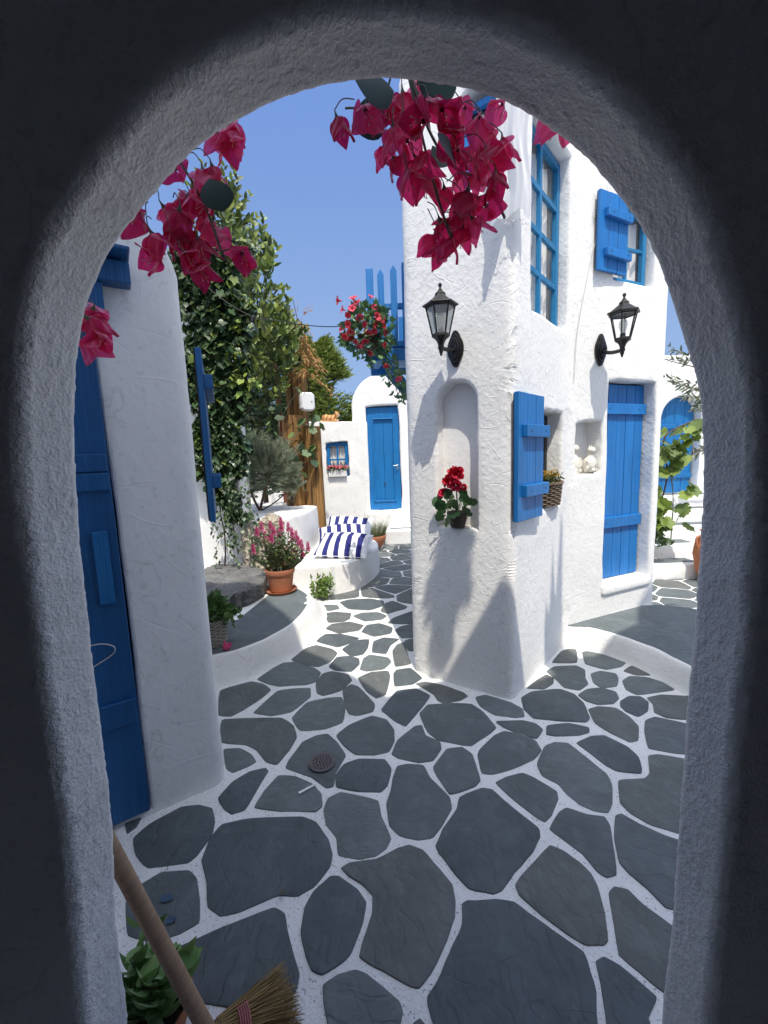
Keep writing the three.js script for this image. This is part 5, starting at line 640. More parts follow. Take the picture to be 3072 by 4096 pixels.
// ---------------------------------------------------------------- potted plants on the left
{
  const b = [-1.05, 0.207, -4.02], t = thing('celosia_pot', 'terracotta pot with saucer holding pink plume flowers on the curved step', 'potted plant', b);
  part(t, 'pot', lathe([[0.001, 0.018], [0.1, 0.018], [0.108, 0.03], [0.132, 0.19], [0.142, 0.195], [0.147, 0.24], [0.136, 0.243], [0.128, 0.21], [0.001, 0.205]], 40).translate(...b), M.clay); part(t, 'saucer', lathe([[0.001, 0.001], [0.135, 0.001], [0.155, 0.03], [0.148, 0.032], [0.13, 0.012], [0.001, 0.012]], 40).translate(...b), M.clay); part(t, 'soil', new THREE.CircleGeometry(0.13, 24).rotateX(-Math.PI / 2).translate(b[0], b[1] + 0.215, b[2]), M.soil);
  const L = new Leaves(), cols = [[0.10, 0.15, 0.04], [0.17, 0.22, 0.07], [0.14, 0.09, 0.05], [0.065, 0.10, 0.03]], plume = new Leaves();
  const heads = [[-0.17, 0.57], [-0.12, 0.62], [-0.08, 0.6], [0.02, 0.64], [0.05, 0.60], [-0.04, 0.5], [0.0, 0.52], [0.12, 0.47], [0.17, 0.50], [0.21, 0.46], [0.25, 0.44], [0.28, 0.38], [-0.22, 0.40], [-0.15, 0.5], [0.23, 0.33], [0.09, 0.58], [-0.02, 0.57], [0.14, 0.54], [-0.1, 0.45]];
  for (const [dx, dy] of heads) { const tip = V(b[0] + dx, b[1] + 0.02 + dy, b[2] + rs(0.12)), base = V(b[0] + dx * 0.3, b[1] + 0.21, b[2] + rs(0.05)); part(t, 'stem', taper([base, base.clone().lerp(tip, 0.5).add(V(dx * 0.12, 0, 0)), tip], 0.005, 0.003, 8, 5), M.stem);
    for (let i = 0; i < 26; i++) { const k = i / 26, p = base.clone().lerp(tip, 0.1 + 0.85 * k); L.add(LT.long, aim(p, V(Math.cos(i * 2.4), 0.5 + rs(0.3), Math.sin(i * 2.4)), 0, rr(0.06, 0.12) * (1.15 - 0.6 * k)), tint(pick(cols), 0.3)); }
    for (let i = 0; i < 40; i++) { const k = i / 40, a = i * 2.4, r = 0.013 * Math.pow(1 - k, 0.8) + 0.002; plume.add(LT.long, aim(V(tip.x + r * 0.4 * Math.cos(a), tip.y + 0.10 * k - 0.02, tip.z + r * 0.4 * Math.sin(a)), V(Math.cos(a) * 0.8, 1, Math.sin(a) * 0.8), 0, 0.032 * (1.1 - 0.5 * k)), tint(k < 0.2 ? [0.6, 0.2, 0.3] : [0.5, 0.025, 0.16], 0.3)); } }
  part(t, 'foliage', L.geo(), M.leaf, stuff); part(t, 'plume_flowers', plume.geo(), M.leaf, stuff);
}
{
  const b = [-1.255, 0.207, -2.86], t = thing('wicker_pot', 'tall pale wicker pot with bushy green plant at the corner of the shaded wall', 'potted plant', b);
  wicker(t, 'wicker_wall', b[0], b[2], b[1] + 0.002, 0.19, 0.085, 0.10, M.wickerPale, 1, 1, 0, 16, 14, 0.005);
  const L = new Leaves(); for (let i = 0; i < 380; i++) { const d = dirR(0.4); L.add(LT.round, aim(V(b[0] + d.x * 0.14 * rnd() + 0.02, b[1] + 0.22 + Math.abs(d.y) * 0.16 * rnd(), b[2] + d.z * 0.13 * rnd()), d.add(V(0, 0.2, 0)), rnd() * 6, rr(0.03, 0.055)), tint([0.09, 0.19, 0.04], 0.35)); } for (let i = 0; i < 26; i++) L.add(LT.round, aim(V(b[0] + 0.08 + rnd() * 0.12, b[1] + 0.27 - rnd() * 0.12, b[2] + rs(0.08)), dirR(), rnd() * 6, rr(0.03, 0.05)), tint([0.10, 0.2, 0.04])); part(t, 'foliage', L.geo(), M.leaf, stuff);
  const w = foliageThing('weed_plant', 'small bright green weed growing at the foot of the bench by the curb', 'plant', [-0.72, 0, -4.32], (Q) => { for (let k = 0; k < 34; k++) { const d = dirR(1.2), p = V(-0.73 + rs(0.06), 0.02, -4.33 + rs(0.05)); for (let i = 0; i < 11; i++) { const q = p.clone().addScaledVector(V(d.x * 0.55 + 0.1, d.y, d.z * 0.5), 0.05 + i * 0.019); Q.add(LT.oval, aim(q, dirR(0.3), rnd() * 6, rr(0.035, 0.06)), tint([0.15, 0.24, 0.04], 0.3)); } } }, [[[[-0.73, 0, -4.33], [-0.71, 0.1, -4.32], [-0.66, 0.2, -4.31]], 0.004, 0.002, 'stem']]);
}
{
  const b = [-0.21, 0.008, -6.75], t = thing('herb_bowl', 'round terracotta bowl of rosemary at the end of the bench before the steps', 'potted plant', b); part(t, 'bowl', lathe([[0.001, 0.004], [0.12, 0.004], [0.19, 0.08], [0.225, 0.17], [0.232, 0.225], [0.215, 0.232], [0.205, 0.2], [0.001, 0.19]], 40).translate(...b), M.clay); part(t, 'soil', new THREE.CircleGeometry(0.205, 24).rotateX(-Math.PI / 2).translate(b[0], b[1] + 0.205, b[2]), M.soil);
  const L = new Leaves(), cols = [[0.08, 0.11, 0.035], [0.13, 0.16, 0.05], [0.17, 0.19, 0.07], [0.05, 0.07, 0.025]]; for (let k = 0; k < 150; k++) { const a = rnd() * 7, r = 0.2 * Math.sqrt(rnd()), len = (k < 12 ? rr(0.3, 0.48) : rr(0.12, 0.26)), p = V(b[0] + r * Math.cos(a), b[1] + 0.2, b[2] + r * Math.sin(a)), d = V(Math.cos(a) * r * 2.4, 1, Math.sin(a) * r * 2.4).normalize(); for (let i = 0; i < 30; i++) L.add(LT.needle, aim(p.clone().addScaledVector(d, len * i / 30), V(Math.cos(i * 2.4), 0.7, Math.sin(i * 2.4)), 0, rr(0.025, 0.045)), tint(pick(cols), 0.25)); } part(t, 'foliage', L.geo(), M.leaf, stuff);
}
// ---------------------------------------------------------------- far white house with gable, low wall, steps, cat
{
  const f = frame(-1.3, -7.5, 1.6, -7.5), t = thing('gable_house', 'far small white house with round gable and blue panelled door up two steps', 'house', [0.2, 0, -7.7]);
  const g2 = []; for (let i = 0; i <= 24; i++) { const a = Math.PI * (1 - i / 24); g2.push([1.40 + 0.61 * Math.cos(a), 2.36 + 0.62 * Math.sin(a)]); } const o = [[0.79, 0], [2.6, 0], [2.6, 2.3], [2.01, 2.36], ...g2.slice(0, -1).reverse()];
  part(t, 'gable_wall', wallGeo([[-1.3, -7.58], [1.6, -7.58]], o.map((q) => new THREE.Vector2(...q)), [rectHole(1.04, 1.632, 0.53, 2.415)], 0.3, { edge: 0.09, amp: 0.012, bevel: 0.03, s: 90 }), M.plaster);
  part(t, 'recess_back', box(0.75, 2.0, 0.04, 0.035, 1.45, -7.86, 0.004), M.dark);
  const d = part(t, 'door', merge([box(0.11, 1.86, 0.05, -0.205, 1.463, -7.68, 0.006), box(0.11, 1.86, 0.05, 0.275, 1.463, -7.68, 0.006), box(0.372, 0.2, 0.048, 0.035, 2.29, -7.68, 0.006), box(0.372, 0.16, 0.048, 0.035, 0.615, -7.68, 0.006)]), M.sea);
  for (const s of [-1, 1]) part(d, 'door_panel', box(0.182, 1.5, 0.03, 0.035 + s * 0.093, 1.44, -7.69, 0.005, s), M.sea);
  const mold = []; for (const [w, h, x, y] of [[0.018, 1.5, -0.146, 1.44], [0.018, 1.5, 0.216, 1.44], [0.38, 0.02, 0.035, 2.185], [0.42, 0.028, 0.035, 0.70]]) mold.push(box(w, h, 0.03, x, y, -7.652, 0.006)); part(d, 'moulding', merge(mold), M.sea);
  part(d, 'handle', merge([box(0.03, 0.09, 0.012, 0.275, 1.315, -7.65, 0.003), tube([[0.275, 1.34, -7.65], [0.275, 1.34, -7.60], [0.20, 1.34, -7.595]], 0.008, 14, 6)]), M.steel);
  part(d, 'keyhole_plate', new THREE.SphereGeometry(0.03, 16, 10).scale(0.7, 1.9, 0.25).translate(0.035, 1.0, -7.676), std({ color: lin(0.004, 0.06, 0.18), roughness: 0.5 }));
  const step = (a, b, c, e, z0, z1, nm) => part(t, nm, boxUV(BGU.toCreasedNormals(jitter(new RoundedBoxGeometry(b - a, e - c, z1 - z0, 8, 0.03).translate((a + b) / 2, (c + e) / 2, (z0 + z1) / 2), 0.01, 7, 2), 0.8)), M.plaster);
  step(-0.30, 0.40, 0.0, 0.528, -7.7, -7.3, 'step'); step(0.0, 1.3, 0.0, 0.255, -7.62, -6.98, 'step');
  part(t, 'painted_tread', box(0.9, 0.006, 0.12, 0.55, 0.257, -7.2, 0.002), slateFlat);
  const lw = thing('low_wall', 'low white garden wall with small blue curtained window and flower box', 'wall', [-0.75, 0, -7.45]);
  part(lw, 'wall_body', wallGeo([[-1.45, -7.4], [-0.235, -7.4], [-0.27, -7.75]], [[0, 0], [0.6, 0], [1.215, 0], [1.56, 0], [1.56, 2.135], [1.215, 2.125], [0.6, 2.15], [0, 2.16]].map((q) => new THREE.Vector2(...q)), [rectHole(0.465, 0.86, 1.18, 1.79)], 0.2, { edge: 0.09, amp: 0.01, s: 120 }), M.plaster);
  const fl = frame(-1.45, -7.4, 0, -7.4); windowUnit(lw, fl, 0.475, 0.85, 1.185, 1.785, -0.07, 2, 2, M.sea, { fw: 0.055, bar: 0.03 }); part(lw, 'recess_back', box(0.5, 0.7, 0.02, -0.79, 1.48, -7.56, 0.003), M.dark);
  const fb = thing('flower_box', 'white picket flower box of pink flowers under the small blue window', 'flower box', [-0.79, 1.185, -7.36]);
  part(fb, 'trough', box(0.32, 0.085, 0.07, -0.79, 1.235, -7.385, 0.004), M.plastic); for (let i = 0; i < 9; i++) part(fb, 'picket', box(0.024, 0.11, 0.008, -0.79 - 0.148 + i * 0.037, 1.243, -7.345, 0.003), M.plastic);
  const L = new Leaves(), Fl = new Leaves(); for (let i = 0; i < 120; i++) { const p = V(-0.79 + rs(0.17), 1.29 + rnd() * 0.05, -7.375 + rs(0.05)); L.add(LT.oval, aim(p, dirR(0.5), rnd() * 6, 0.045), tint([0.07, 0.12, 0.03])); } for (let i = 0; i < 42; i++) { const p = V(-0.79 + rs(0.18), 1.325 + rnd() * 0.045, -7.36 + rs(0.05)); for (let k = 0; k < 10; k++) Fl.add(LT.disc, aim(p.clone().add(dirR().multiplyScalar(0.008)), dirR(0.6), rnd() * 6, 0.026), tint(pick([[0.78, 0.28, 0.3], [0.8, 0.45, 0.42], [0.75, 0.16, 0.22]]), 0.12)); } part(fb, 'foliage', L.geo(), M.leaf, stuff); part(fb, 'blossom', Fl.geo(), M.leaf, stuff);
  const c = thing('cat_figure', 'orange tabby cat figure crouching on top of the low far wall', 'cat figure', [-0.87, 2.15, -7.5]);
  const cg = sdfMesh([[[-0.08, 0.06, 0], [0.03, 0.055, 0], 0.075, 0.062], [[0.03, 0.06, 0], [0.10, 0.10, 0.01], 0.05, 0.035], [[0.115, 0.125, 0.012], [0.13, 0.12, 0.015], 0.043, 0.036], [[0.10, 0.155, 0.0], [0.095, 0.185, 0.0], 0.015, 0.004], [[0.135, 0.155, 0.025], [0.14, 0.185, 0.028], 0.015, 0.004], [[-0.17, 0.018, 0.02], [-0.06, 0.02, 0.05], 0.016, 0.022], [[0.05, 0.02, 0.04], [0.13, 0.02, 0.045], 0.02, 0.018]], [-0.21, -0.002, -0.1], [0.19, 0.2, 0.1], 72, 0.018); const cc = [], p = cg.attributes.position; for (let i = 0; i < p.count; i++) { const x = p.getX(i), y = p.getY(i), s = Math.sin(x * 95 + Math.sin(y * 40) * 1.5) > 0.45 && y > 0.03 ? 1 : 0, w = x > 0.12 && y < 0.125 ? 0.5 : 0; const a = s ? [0.30, 0.12, 0.04] : [0.62, 0.32, 0.11]; cc.push(lerp(a[0], 0.75, w), lerp(a[1], 0.65, w), lerp(a[2], 0.5, w)); } cg.setAttribute('color', new THREE.Float32BufferAttribute(cc, 3)); part(c, 'body', cg.translate(-0.885, 2.145, -7.5), std({ vertexColors: true, roughness: 0.7 }));
  part(c, 'eye', merge([new THREE.SphereGeometry(0.006, 8, 6).translate(-0.885 + 0.155, 2.145 + 0.132, -7.5 + 0.035), new THREE.SphereGeometry(0.006, 8, 6).translate(-0.885 + 0.135, 2.145 + 0.136, -7.5 + 0.05)]), M.ink);
}
// ---------------------------------------------------------------- blue balcony and its flower basket
{
  const t = thing('balcony', 'small blue wooden balcony with picket railing on the side of the white house', 'balcony', [0.1, 2.4, -4.2]);
  const z = -3.9, pk = (x0, x1, y0, y1, nm, pointed, zz = z, d = 0.03) => { if (!pointed) return part(t, nm, box(x1 - x0, y1 - y0, d, (x0 + x1) / 2, (y0 + y1) / 2, zz, 0.005, rnd() * 4), M.blue2); const s = new THREE.Shape([[x0, y0], [x1, y0], [x1, y1 - 0.045], [(x0 + x1) / 2, y1], [x0, y1 - 0.045]].map((q) => new THREE.Vector2(...q))); return part(t, nm, boxUV(new THREE.ExtrudeGeometry(s, { depth: d - 0.008, bevelEnabled: true, bevelSize: 0.004, bevelThickness: 0.004, bevelSegments: 2, bevelOffset: -0.004 }).translate(0, 0, zz - d / 2)), M.blue2); };
  pk(-0.088, -0.024, 2.47, 3.135, 'post', false, z - 0.01, 0.075); pk(0.012, 0.068, 2.53, 3.125, 'picket', true, z + 0.02); pk(0.125, 0.182, 2.53, 3.155, 'picket', true, z + 0.02); pk(0.228, 0.292, 2.47, 3.175, 'post', false, z - 0.01, 0.075);
  pk(-0.05, 0.24, 2.80, 2.85, 'rail', false, z - 0.012, 0.03); pk(-0.088, 0.292, 2.475, 2.525, 'rail', false, z - 0.012, 0.06);
  part(t, 'front_beam', box(0.42, 0.10, 0.05, 0.1, 2.405, z + 0.01, 0.006, 2), M.blue2);
  for (let i = 0; i < 5; i++) part(t, 'deck_board', box(0.44, 0.022, 0.15, 0.12, 2.462 + rs(0.002), -4.0 - i * 0.155, 0.005, i), M.blue2);
  for (let i = 0; i < 5; i++) part(t, 'picket', box(0.02, 0.46, 0.05, -0.062, 2.75, -4.05 - i * 0.13, 0.004, i), M.blue2);
  part(t, 'rail', box(0.03, 0.05, 0.74, -0.056, 2.825, -4.3, 0.004), M.blue2); part(t, 'post', box(0.06, 0.68, 0.06, -0.056, 2.81, -4.69, 0.005), M.blue2);
  for (let i = 0; i < 5; i++) part(t, 'picket', box(0.045, 0.46, 0.02, 0.0 + i * 0.062, 2.75, -4.69, 0.004, i), M.blue2);
  for (const zz of [-3.93, -4.35]) { part(t, 'bracket', box(0.05, 0.38, 0.05, 0.315, 2.26, zz, 0.005), M.blue2); part(t, 'bracket', box(0.055, 0.42, 0.05, 0, 0, 0, 0.005).rotateZ(0.72).translate(0.16, 2.245, zz), M.blue2); }
  part(t, 'cross_beam', box(0.4, 0.06, 0.05, 0.12, 2.33, -4.25, 0.005), M.blue2);
  const b = [-0.07, 2.36, -3.68], h = thing('hanging_flower_basket', 'basket overflowing with ivy leaves and red petunias hung on the blue balcony corner', 'flower basket', b);
  part(h, 'bowl', lathe([[0.001, 0.03], [0.06, 0.035], [0.09, 0.08], [0.105, 0.14], [0.098, 0.14], [0.001, 0.12]], 24).translate(b[0], b[1] + 0.02, b[2]), M.brownPot); part(h, 'hook', tube([[b[0], b[1] + 0.14, b[2]], [b[0], b[1] + 0.36, b[2] - 0.03], [b[0] + 0.02, b[1] + 0.36, b[2] - 0.2]], 0.004, 16, 5), M.wire);
  const ig = geo2(LT.ivy), im = [[0.08, 0.19, 0.08], [0.15, 0.29, 0.09], [0.045, 0.13, 0.075], [0.22, 0.36, 0.14], [0.08, 0.2, 0.14]].map((c) => phy({ color: lin(...c), roughness: 0.55, transmission: 0.2, thickness: 0 }));
  const put = (p, d, s) => piece(h, 'leaf', ig, pick(im), aim(p, d, rs(0.8), s));
  for (let i = 0; i < 290; i++) { const d = dirR(0.1), k = Math.pow(rnd(), 0.4); put(V(b[0] - 0.01 + d.x * 0.215 * k, b[1] + 0.19 + d.y * 0.22 * k, b[2] + 0.02 + d.z * 0.2 * k), d.clone().add(V(rs(0.4), -0.35 + rs(0.3), 0.3)), rr(0.045, 0.075)); }
  const strand = (x, y, dx, n, z0 = 0.06) => { const pts = []; for (let i = 0; i < n; i++) { x += dx + rs(0.012); y -= 0.036; pts.push([x, y, b[2] + z0]); for (let k = 0; k < 2; k++) put(V(x + rs(0.035), y, b[2] + z0 + rs(0.03)), V(rs(0.9), -0.6, 0.5), rr(0.045, 0.07)); } part(h, 'stem', tube(pts, 0.003, 20, 4), M.stem); };
  strand(0.05, 2.44, 0.008, 12); strand(0.10, 2.38, 0.008, 11, 0.0); strand(0.02, 2.4, 0.01, 8, 0.1); strand(0.18, 2.28, 0.004, 8, -0.1); strand(-0.22, 2.62, -0.02, 5); strand(-0.1, 2.4, 0.01, 4, 0.1);
  const tr = (() => { const pos = [], idx = [], n = 24, m = 6; for (let j = 0; j <= m; j++) for (let i = 0; i < n; i++) { const k = j / m, a = i / n * Math.PI * 2, r = 0.004 + 0.006 * k + 0.032 * Math.pow(k, 3), wv = k * k * 0.0035 * Math.sin(i * Math.PI); pos.push((r + wv) * Math.cos(a), 0.062 * k - 0.012 * Math.pow(k, 6) + k * k * k * 0.005 * Math.sin(a * 6), (r + wv) * Math.sin(a)); } for (let j = 0; j < m; j++) for (let i = 0; i < n; i++) { const a = j * n + i, c = j * n + (i + 1) % n; idx.push(a, a + n, c, c, a + n, c + n); } const g = new THREE.BufferGeometry(); g.setAttribute('position', new THREE.Float32BufferAttribute(pos, 3)); g.setIndex(idx); g.computeVertexNormals(); return g; })();
  const fm = [[0.62, 0.03, 0.06], [0.7, 0.06, 0.12], [0.55, 0.02, 0.04]].map((c) => phy({ color: lin(...c), roughness: 0.7, transmission: 0.25, thickness: 0 }));
  for (const [x, y, dx, dy] of [[-0.305, 2.885, -0.8, 0.2], [-0.20, 2.865, -0.2, 0.8], [-0.275, 2.80, -0.9, 0.3], [-0.215, 2.79, -0.2, 0.2], [-0.245, 2.775, -0.4, 0.1], [-0.06, 2.875, 0.2, 0.9], [-0.035, 2.8, 0.4, 0.2], [-0.165, 2.755, 0.1, -0.3], [-0.135, 2.69, 0.1, -0.3], [-0.02, 2.715, 0.3, 0.1], [0.02, 2.72, 0.5, 0.3], [-0.05, 2.69, 0.3, -0.2], [-0.235, 2.68, -0.3, -0.1], [-0.225, 2.65, -0.1, -0.4], [-0.295, 2.63, -0.6, 0.1], [-0.275, 2.6, -0.4, -0.4], [-0.245, 2.59, -0.1, -0.5], [-0.085, 2.64, -0.2, -0.5], [-0.05, 2.645, 0.2, -0.3], [0.03, 2.66, 0.6, 0], [0.04, 2.62, 0.6, -0.3], [-0.19, 2.555, -0.2, -0.5], [-0.175, 2.53, 0, -0.7], [-0.12, 2.56, 0.1, -0.4], [0.03, 2.5, 0.5, -0.3], [-0.06, 2.45, -0.3, -0.5], [0.06, 2.34, 0.2, -0.5], [0.16, 2.22, 0.2, -0.4], [-0.155, 2.83, -0.2, 0.6]])
    piece(h, 'flower', tr, pick(fm), aim(V(x * 0.905, 1.5 + (y - 1.5) * 0.905, b[2] + 0.15 + rs(0.03)), V(dx * 1.2 + rs(0.3), dy - 0.25 + rs(0.3), 0.45), rnd() * 6, rr(0.62, 0.86)));
}
// ---------------------------------------------------------------- right background: steps, blue arched door, vine, olive, jar
{
  const t = thing('stair_house', 'far white house at right with a blue arched plank door above steps', 'house', [3.8, 0, -6.3]);
  const f = frame(2.9, -6.15, 6, -6.6);
  const o = [[0, -0.05], [3, -0.05], [3, 2.75], [1.2, 2.70], [0.75, 2.62], [0.5, 2.5], [0.25, 2.45], [0, 2.44]];
  part(t, 'wall', wallGeo([[2.9, -6.15], [6, -6.6]], o.map((q) => new THREE.Vector2(...q)), [archHole(1.30, 2.0, 0.78, 2.26)], 0.3, { edge: 0.12, amp: 0.012, s: 140 }), M.plaster);
  plankDoor(t, 'door', f, 1.32, 1.98, 0.79, 2.24, -0.13, 4, M.sea, [[1.78, 1.85], [1.02, 1.09]]);
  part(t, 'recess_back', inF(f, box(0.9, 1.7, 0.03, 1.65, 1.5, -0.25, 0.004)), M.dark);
  const st = thing('stairs', 'white plastered steps with grey treads rising to the blue arched door', 'stairs', [3.4, 0, -5.2]);
  for (let i = 0; i < 5; i++) { const z0 = -4.62 - i * 0.29, x0 = 3.06 + i * 0.16, y1 = 0.165 * (i + 1); part(st, 'step', boxUV(BGU.toCreasedNormals(jitter(new RoundedBoxGeometry(1.2, y1 + 0.02, 0.32, 8, 0.02).translate(x0 + 0.6 - (i > 1 ? 0 : 0.35), y1 / 2 - 0.01, z0 - 0.15), 0.006, 8, i), 0.8)), M.plaster); part(st, 'tread', box(0.62, 0.006, 0.2, x0 + 0.6 - (i > 1 ? 0 : 0.35), y1 + 0.003, z0 - 0.2, 0.002), slateFlat); }
  const tower = thing('white_chimney', 'plain white wall block with a small dark cap beyond the right end of the house', 'wall', [4.2, 0, -7.6]); part(tower, 'wall_body', jitter(box(1.6, 3.1, 0.5, 4.75, 1.55, -7.8, 0.05), 0.01, 3), M.plaster); part(tower, 'cap', box(0.3, 0.05, 0.3, 4.15, 3.2, -7.7, 0.01), M.iron);
  const v = thing('grape_vine', 'bright green grape vine climbing beside the steps at the right edge of the house', 'vine', [3.05, 0.35, -4.75]); const vg = geo2(LT.vine), vm = [[0.16, 0.23, 0.03], [0.22, 0.30, 0.045], [0.10, 0.16, 0.025]].map((c) => phy({ color: lin(...c), roughness: 0.6, transmission: 0.3, thickness: 0 }));
  for (let i = 0; i < 95; i++) { const y = rr(0.55, 1.72), x = 3.14 + 0.1 * Math.sin(y * 5) + rs(0.13) + (y > 1.55 ? rnd() * 0.25 : 0), k = (y < 1.2 && n3(V(x, y, 1), 6) < -0.3); if (k) continue; piece(v, 'leaf', vg, pick(vm), aim(V(x, y, -4.72 + rs(0.08)), V(rs(0.7), -0.7, 0.5 + rs(0.4)), rs(0.6), rr(0.09, 0.17))); }
  for (const [x, y] of [[3.5, 1.78], [3.55, 1.7], [3.6, 1.75], [3.46, 1.1], [3.5, 1.05], [3.42, 0.85], [3.47, 0.8], [3.38, 0.7], [3.4, 1.4], [3.44, 1.0], [3.43, 0.62]]) piece(v, 'leaf', vg, pick(vm), aim(V(x, y, -4.72), V(rs(0.7), -0.7, 0.5), rs(0.5), rr(0.12, 0.17)));
  part(v, 'stem', tube([[3.13, 0.36, -4.75], [3.17, 0.8, -4.74], [3.25, 1.2, -4.76], [3.18, 1.6, -4.74], [3.3, 1.7, -4.74], [3.55, 1.8, -4.74]], 0.008, 60, 6), M.twig); part(v, 'stem', tube([[3.14, 0.36, -4.75], [3.05, 0.7, -4.74], [3.1, 1.3, -4.74]], 0.006, 30, 5), M.stem); part(v, 'stem', tube([[3.36, 0.4, -4.8], [3.36, 0.9, -4.8], [3.3, 1.25, -4.78]], 0.006, 30, 5), M.stem);
  foliageThing('small_shrub', 'low green leaves at the foot of the grape vine on the first step', 'plant', [3.1, 0.34, -4.75], (L) => { for (let i = 0; i < 130; i++) L.add(LT.oval, aim(V(3.12 + rs(0.2), 0.36 + rnd() * 0.14, -4.75 + rs(0.1)), dirR(0.6), rnd() * 6, rr(0.05, 0.08)), tint([0.07, 0.13, 0.03])); });
  foliageThing('olive_tree', 'silvery olive branches reaching in at the right edge above the blue arched door', 'olive tree', [4.6, 0, -5.6], (L) => { const cols = [[0.16, 0.19, 0.13], [0.24, 0.26, 0.19], [0.10, 0.125, 0.075]]; for (const [x0, y0, x1, y1] of [[4.3, 2.5, 3.45, 2.62], [4.3, 2.4, 3.6, 2.75], [4.3, 2.2, 3.58, 2.38], [4.3, 2.1, 3.7, 2.3], [4.3, 2.0, 3.85, 2.15], [4.3, 1.5, 3.9, 1.35], [4.5, 2.9, 3.9, 2.8], [4.4, 1.9, 3.95, 2.0]]) for (let i = 0; i < 46; i++) { const k = i / 46, p = V(lerp(x0, x1, k), lerp(y0, y1, k), -5.4 + rs(0.03)); L.add(LT.long, aim(p, V(-0.8, rs(1), rs(1)), rnd() * 6, rr(0.07, 0.12)), tint(pick(cols), 0.25)); } blob(L, 60, LT.long, [[4.8, 2.6, -5.6, 0.6], [4.7, 1.9, -5.6, 0.4]], [0.07, 0.12], cols); }, [[[[4.6, 0, -5.6], [4.55, 1.4, -5.6], [4.7, 2.6, -5.6]], 0.05, 0.015], [[[4.55, 1.4, -5.6], [4.3, 2.3, -5.4], [3.55, 2.6, -5.4]], 0.02, 0.004, 'branch'], [[[4.5, 1.6, -5.5], [4.2, 2.1, -5.4], [3.7, 2.32, -5.4]], 0.015, 0.004, 'branch'], [[[4.5, 1.3, -5.5], [4.2, 1.5, -5.4], [3.9, 1.35, -5.4]], 0.012, 0.003, 'branch']]);
  const j = thing('terracotta_jar', 'tall terracotta jar beside the white steps at the right edge', 'jar', [3.55, 0.005, -4.62]); part(j, 'jar_body', lathe([[0.001, 0], [0.09, 0.0], [0.13, 0.12], [0.165, 0.3], [0.15, 0.42], [0.1, 0.5], [0.085, 0.54], [0.115, 0.57], [0.10, 0.575], [0.07, 0.54], [0.001, 0.5]], 40).translate(3.60, 0.008, -4.5), M.clay); part(j, 'handle', tube([[3.505, 0.53, -4.5], [3.44, 0.5, -4.5], [3.44, 0.42, -4.5], [3.47, 0.36, -4.5]], 0.014, 20, 8), M.clay);
}
// ---------------------------------------------------------------- foreground: broom and potted plant
{
  const t = thing('broom', 'straw broom with a thick wooden handle leaning against the left side of the arch', 'broom', [-0.4, 0, -0.9]);
  const j = V(-0.475, 0.072, -0.862), up = V(-0.115, 0.46, 0.038).normalize(); part(t, 'handle', taper([j.clone().addScaledVector(up, -0.02), j.clone().addScaledVector(up, 0.45), j.clone().addScaledVector(up, 1.12)], 0.019, 0.0165, 30, 14), M.broomStick);
  const end = V(-0.288, 0.012, -0.965), ax = end.clone().sub(j).normalize(), sd = V(-ax.z, 0, ax.x).normalize().multiplyScalar(-1), nm = new THREE.Vector3().crossVectors(ax, sd), a = [], b2 = [];
  for (let i = 0; i < 620; i++) { const u = rs(1), v = rs(1), w = (k) => lerp(0.024, 0.098, Math.pow(k, 1.1)), h = (k) => lerp(0.024, 0.026, k), P = (k, e = 0) => j.clone().addScaledVector(ax, k * (0.215 + 0.02 * Math.abs(u) * -1)).addScaledVector(sd, u * w(k)).addScaledVector(nm, v * h(k) + e); const l = rr(0.9, 1.08), q = [P(0.05), P(0.3, rs(0.004)), P(0.65 * l, rs(0.008)), P(l, rs(0.012)).addScaledVector(sd, rs(0.01))]; q.forEach((p) => { p.y = Math.max(p.y, 0.012); }); (i % 3 ? a : b2).push(taper(q, 0.0017, 0.0006, 6, 4)); }
  part(t, 'bristles', merge(a), M.thatch, stuff); part(t, 'bristles', merge(b2), M.thatch2, stuff);
  const bind = (k, r, n, m, nm2) => { const gs = []; for (let i = 0; i < n; i++) { const kk = k + i * 0.006, c = j.clone().addScaledVector(ax, kk), pts = []; const w = lerp(0.024, 0.098, Math.pow(kk / 0.215, 1.1)) + 0.004, h = 0.030; for (let q = 0; q < 26; q++) { const an = q / 26 * Math.PI * 2; pts.push(c.clone().addScaledVector(sd, w * Math.cos(an)).addScaledVector(nm, h * Math.sin(an)).toArray()); } gs.push(tube(pts, r, 52, 5, true)); } part(t, nm2, merge(gs), m); };
  bind(0.062, 0.0022, 5, M.twine, 'twine_binding'); bind(0.0, 0.003, 4, M.thatch2, 'twine_binding');
}
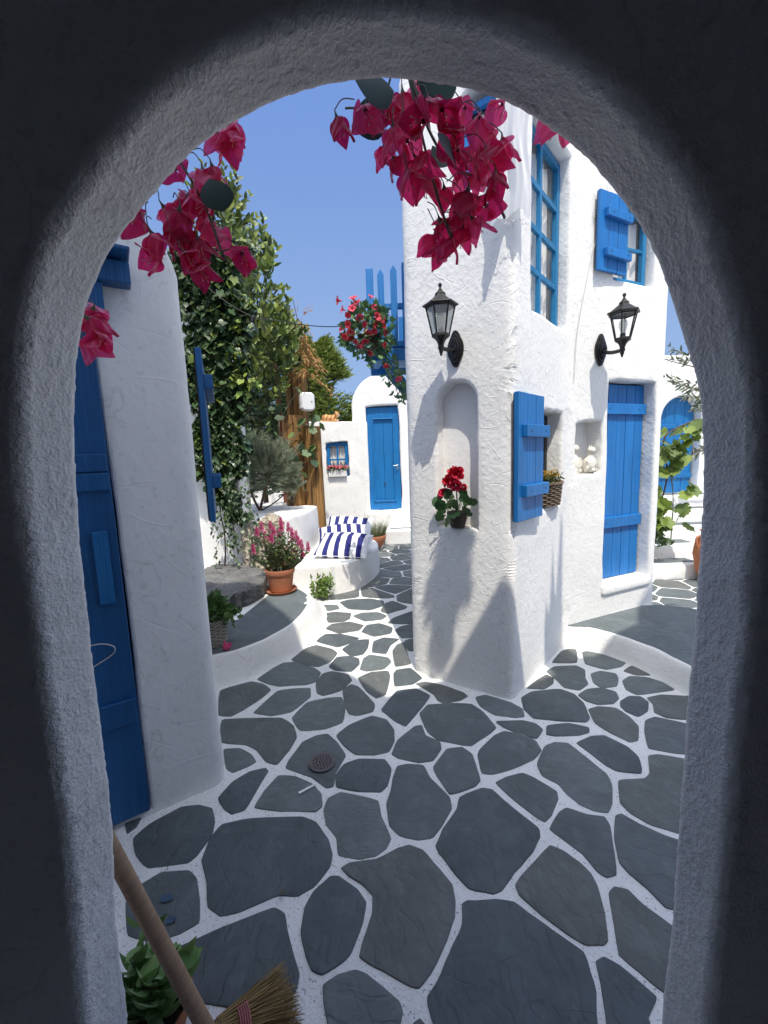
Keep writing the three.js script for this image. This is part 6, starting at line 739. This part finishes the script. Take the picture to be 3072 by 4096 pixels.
{
  const b = [-0.645, 0.008, -0.90], t = thing('leafy_pot', 'terracotta pot with soft green leafy plant at the lower left foot of the arch', 'potted plant', b);
  part(t, 'pot', lathe([[0.001, 0], [0.07, 0], [0.09, 0.085], [0.098, 0.09], [0.10, 0.12], [0.092, 0.122], [0.085, 0.10], [0.001, 0.09]], 40).translate(...b), M.clay); part(t, 'soil', new THREE.CircleGeometry(0.086, 24).rotateX(-Math.PI / 2).translate(b[0], b[1] + 0.10, b[2]), M.soil);
  const lg = geo2(leafT('round', 0.3, 0.5)).scale(0.72, 1, 1), lm = [[0.17, 0.32, 0.08], [0.11, 0.23, 0.05], [0.24, 0.40, 0.13]].map((c) => phy({ color: lin(...c), roughness: 0.85, transmission: 0.25, thickness: 0 }));
  for (let k = 0; k < 16; k++) { const a = rnd() * 7, r = rr(0.02, 0.10), tip = V(b[0] + 0.02 + r * Math.cos(a), b[1] + rr(0.16, 0.36), b[2] + r * Math.sin(a) * 0.7), base = V(b[0] + rs(0.04), b[1] + 0.10, b[2] + rs(0.04)); part(t, 'stem', taper([base, base.clone().lerp(tip, 0.6), tip], 0.0035, 0.002, 8, 5), M.stem); for (let i = 0; i < 10; i++) { const p = base.clone().lerp(tip, 0.2 + 0.8 * i / 9), an = i * 2.4 + k; piece(t, 'leaf', lg, pick(lm), aim(p, V(Math.cos(an), 0.25 + rs(0.3), Math.sin(an)), rs(0.4), rr(0.04, 0.07))); } }
}
// litter on the stones
for (const [x, z, r, l] of [[-0.85, -1.42, 0.3, 'dry pine needle lying on a stone near the blue door'], [-0.40, -1.27, 1.1, 'small curled dry leaf on the big stone in front of the broom']]) {
  const t = thing('dry_leaf', l, 'dry leaf', [x, 0.012, z]);
  part(t, 'blade', r < 1 ? tube([[x, 0.013, z + 0.06], [x - 0.008, 0.016, z], [x + 0.01, 0.013, z - 0.06]], 0.0013, 12, 4) : geo2(LT.oval).scale(0.035, 0.035, 0.035).rotateX(1.3).translate(x, 0.022, z), std({ color: lin(0.12, 0.09, 0.06), roughness: 0.9 }));
}
renderer.render(scene, camera);
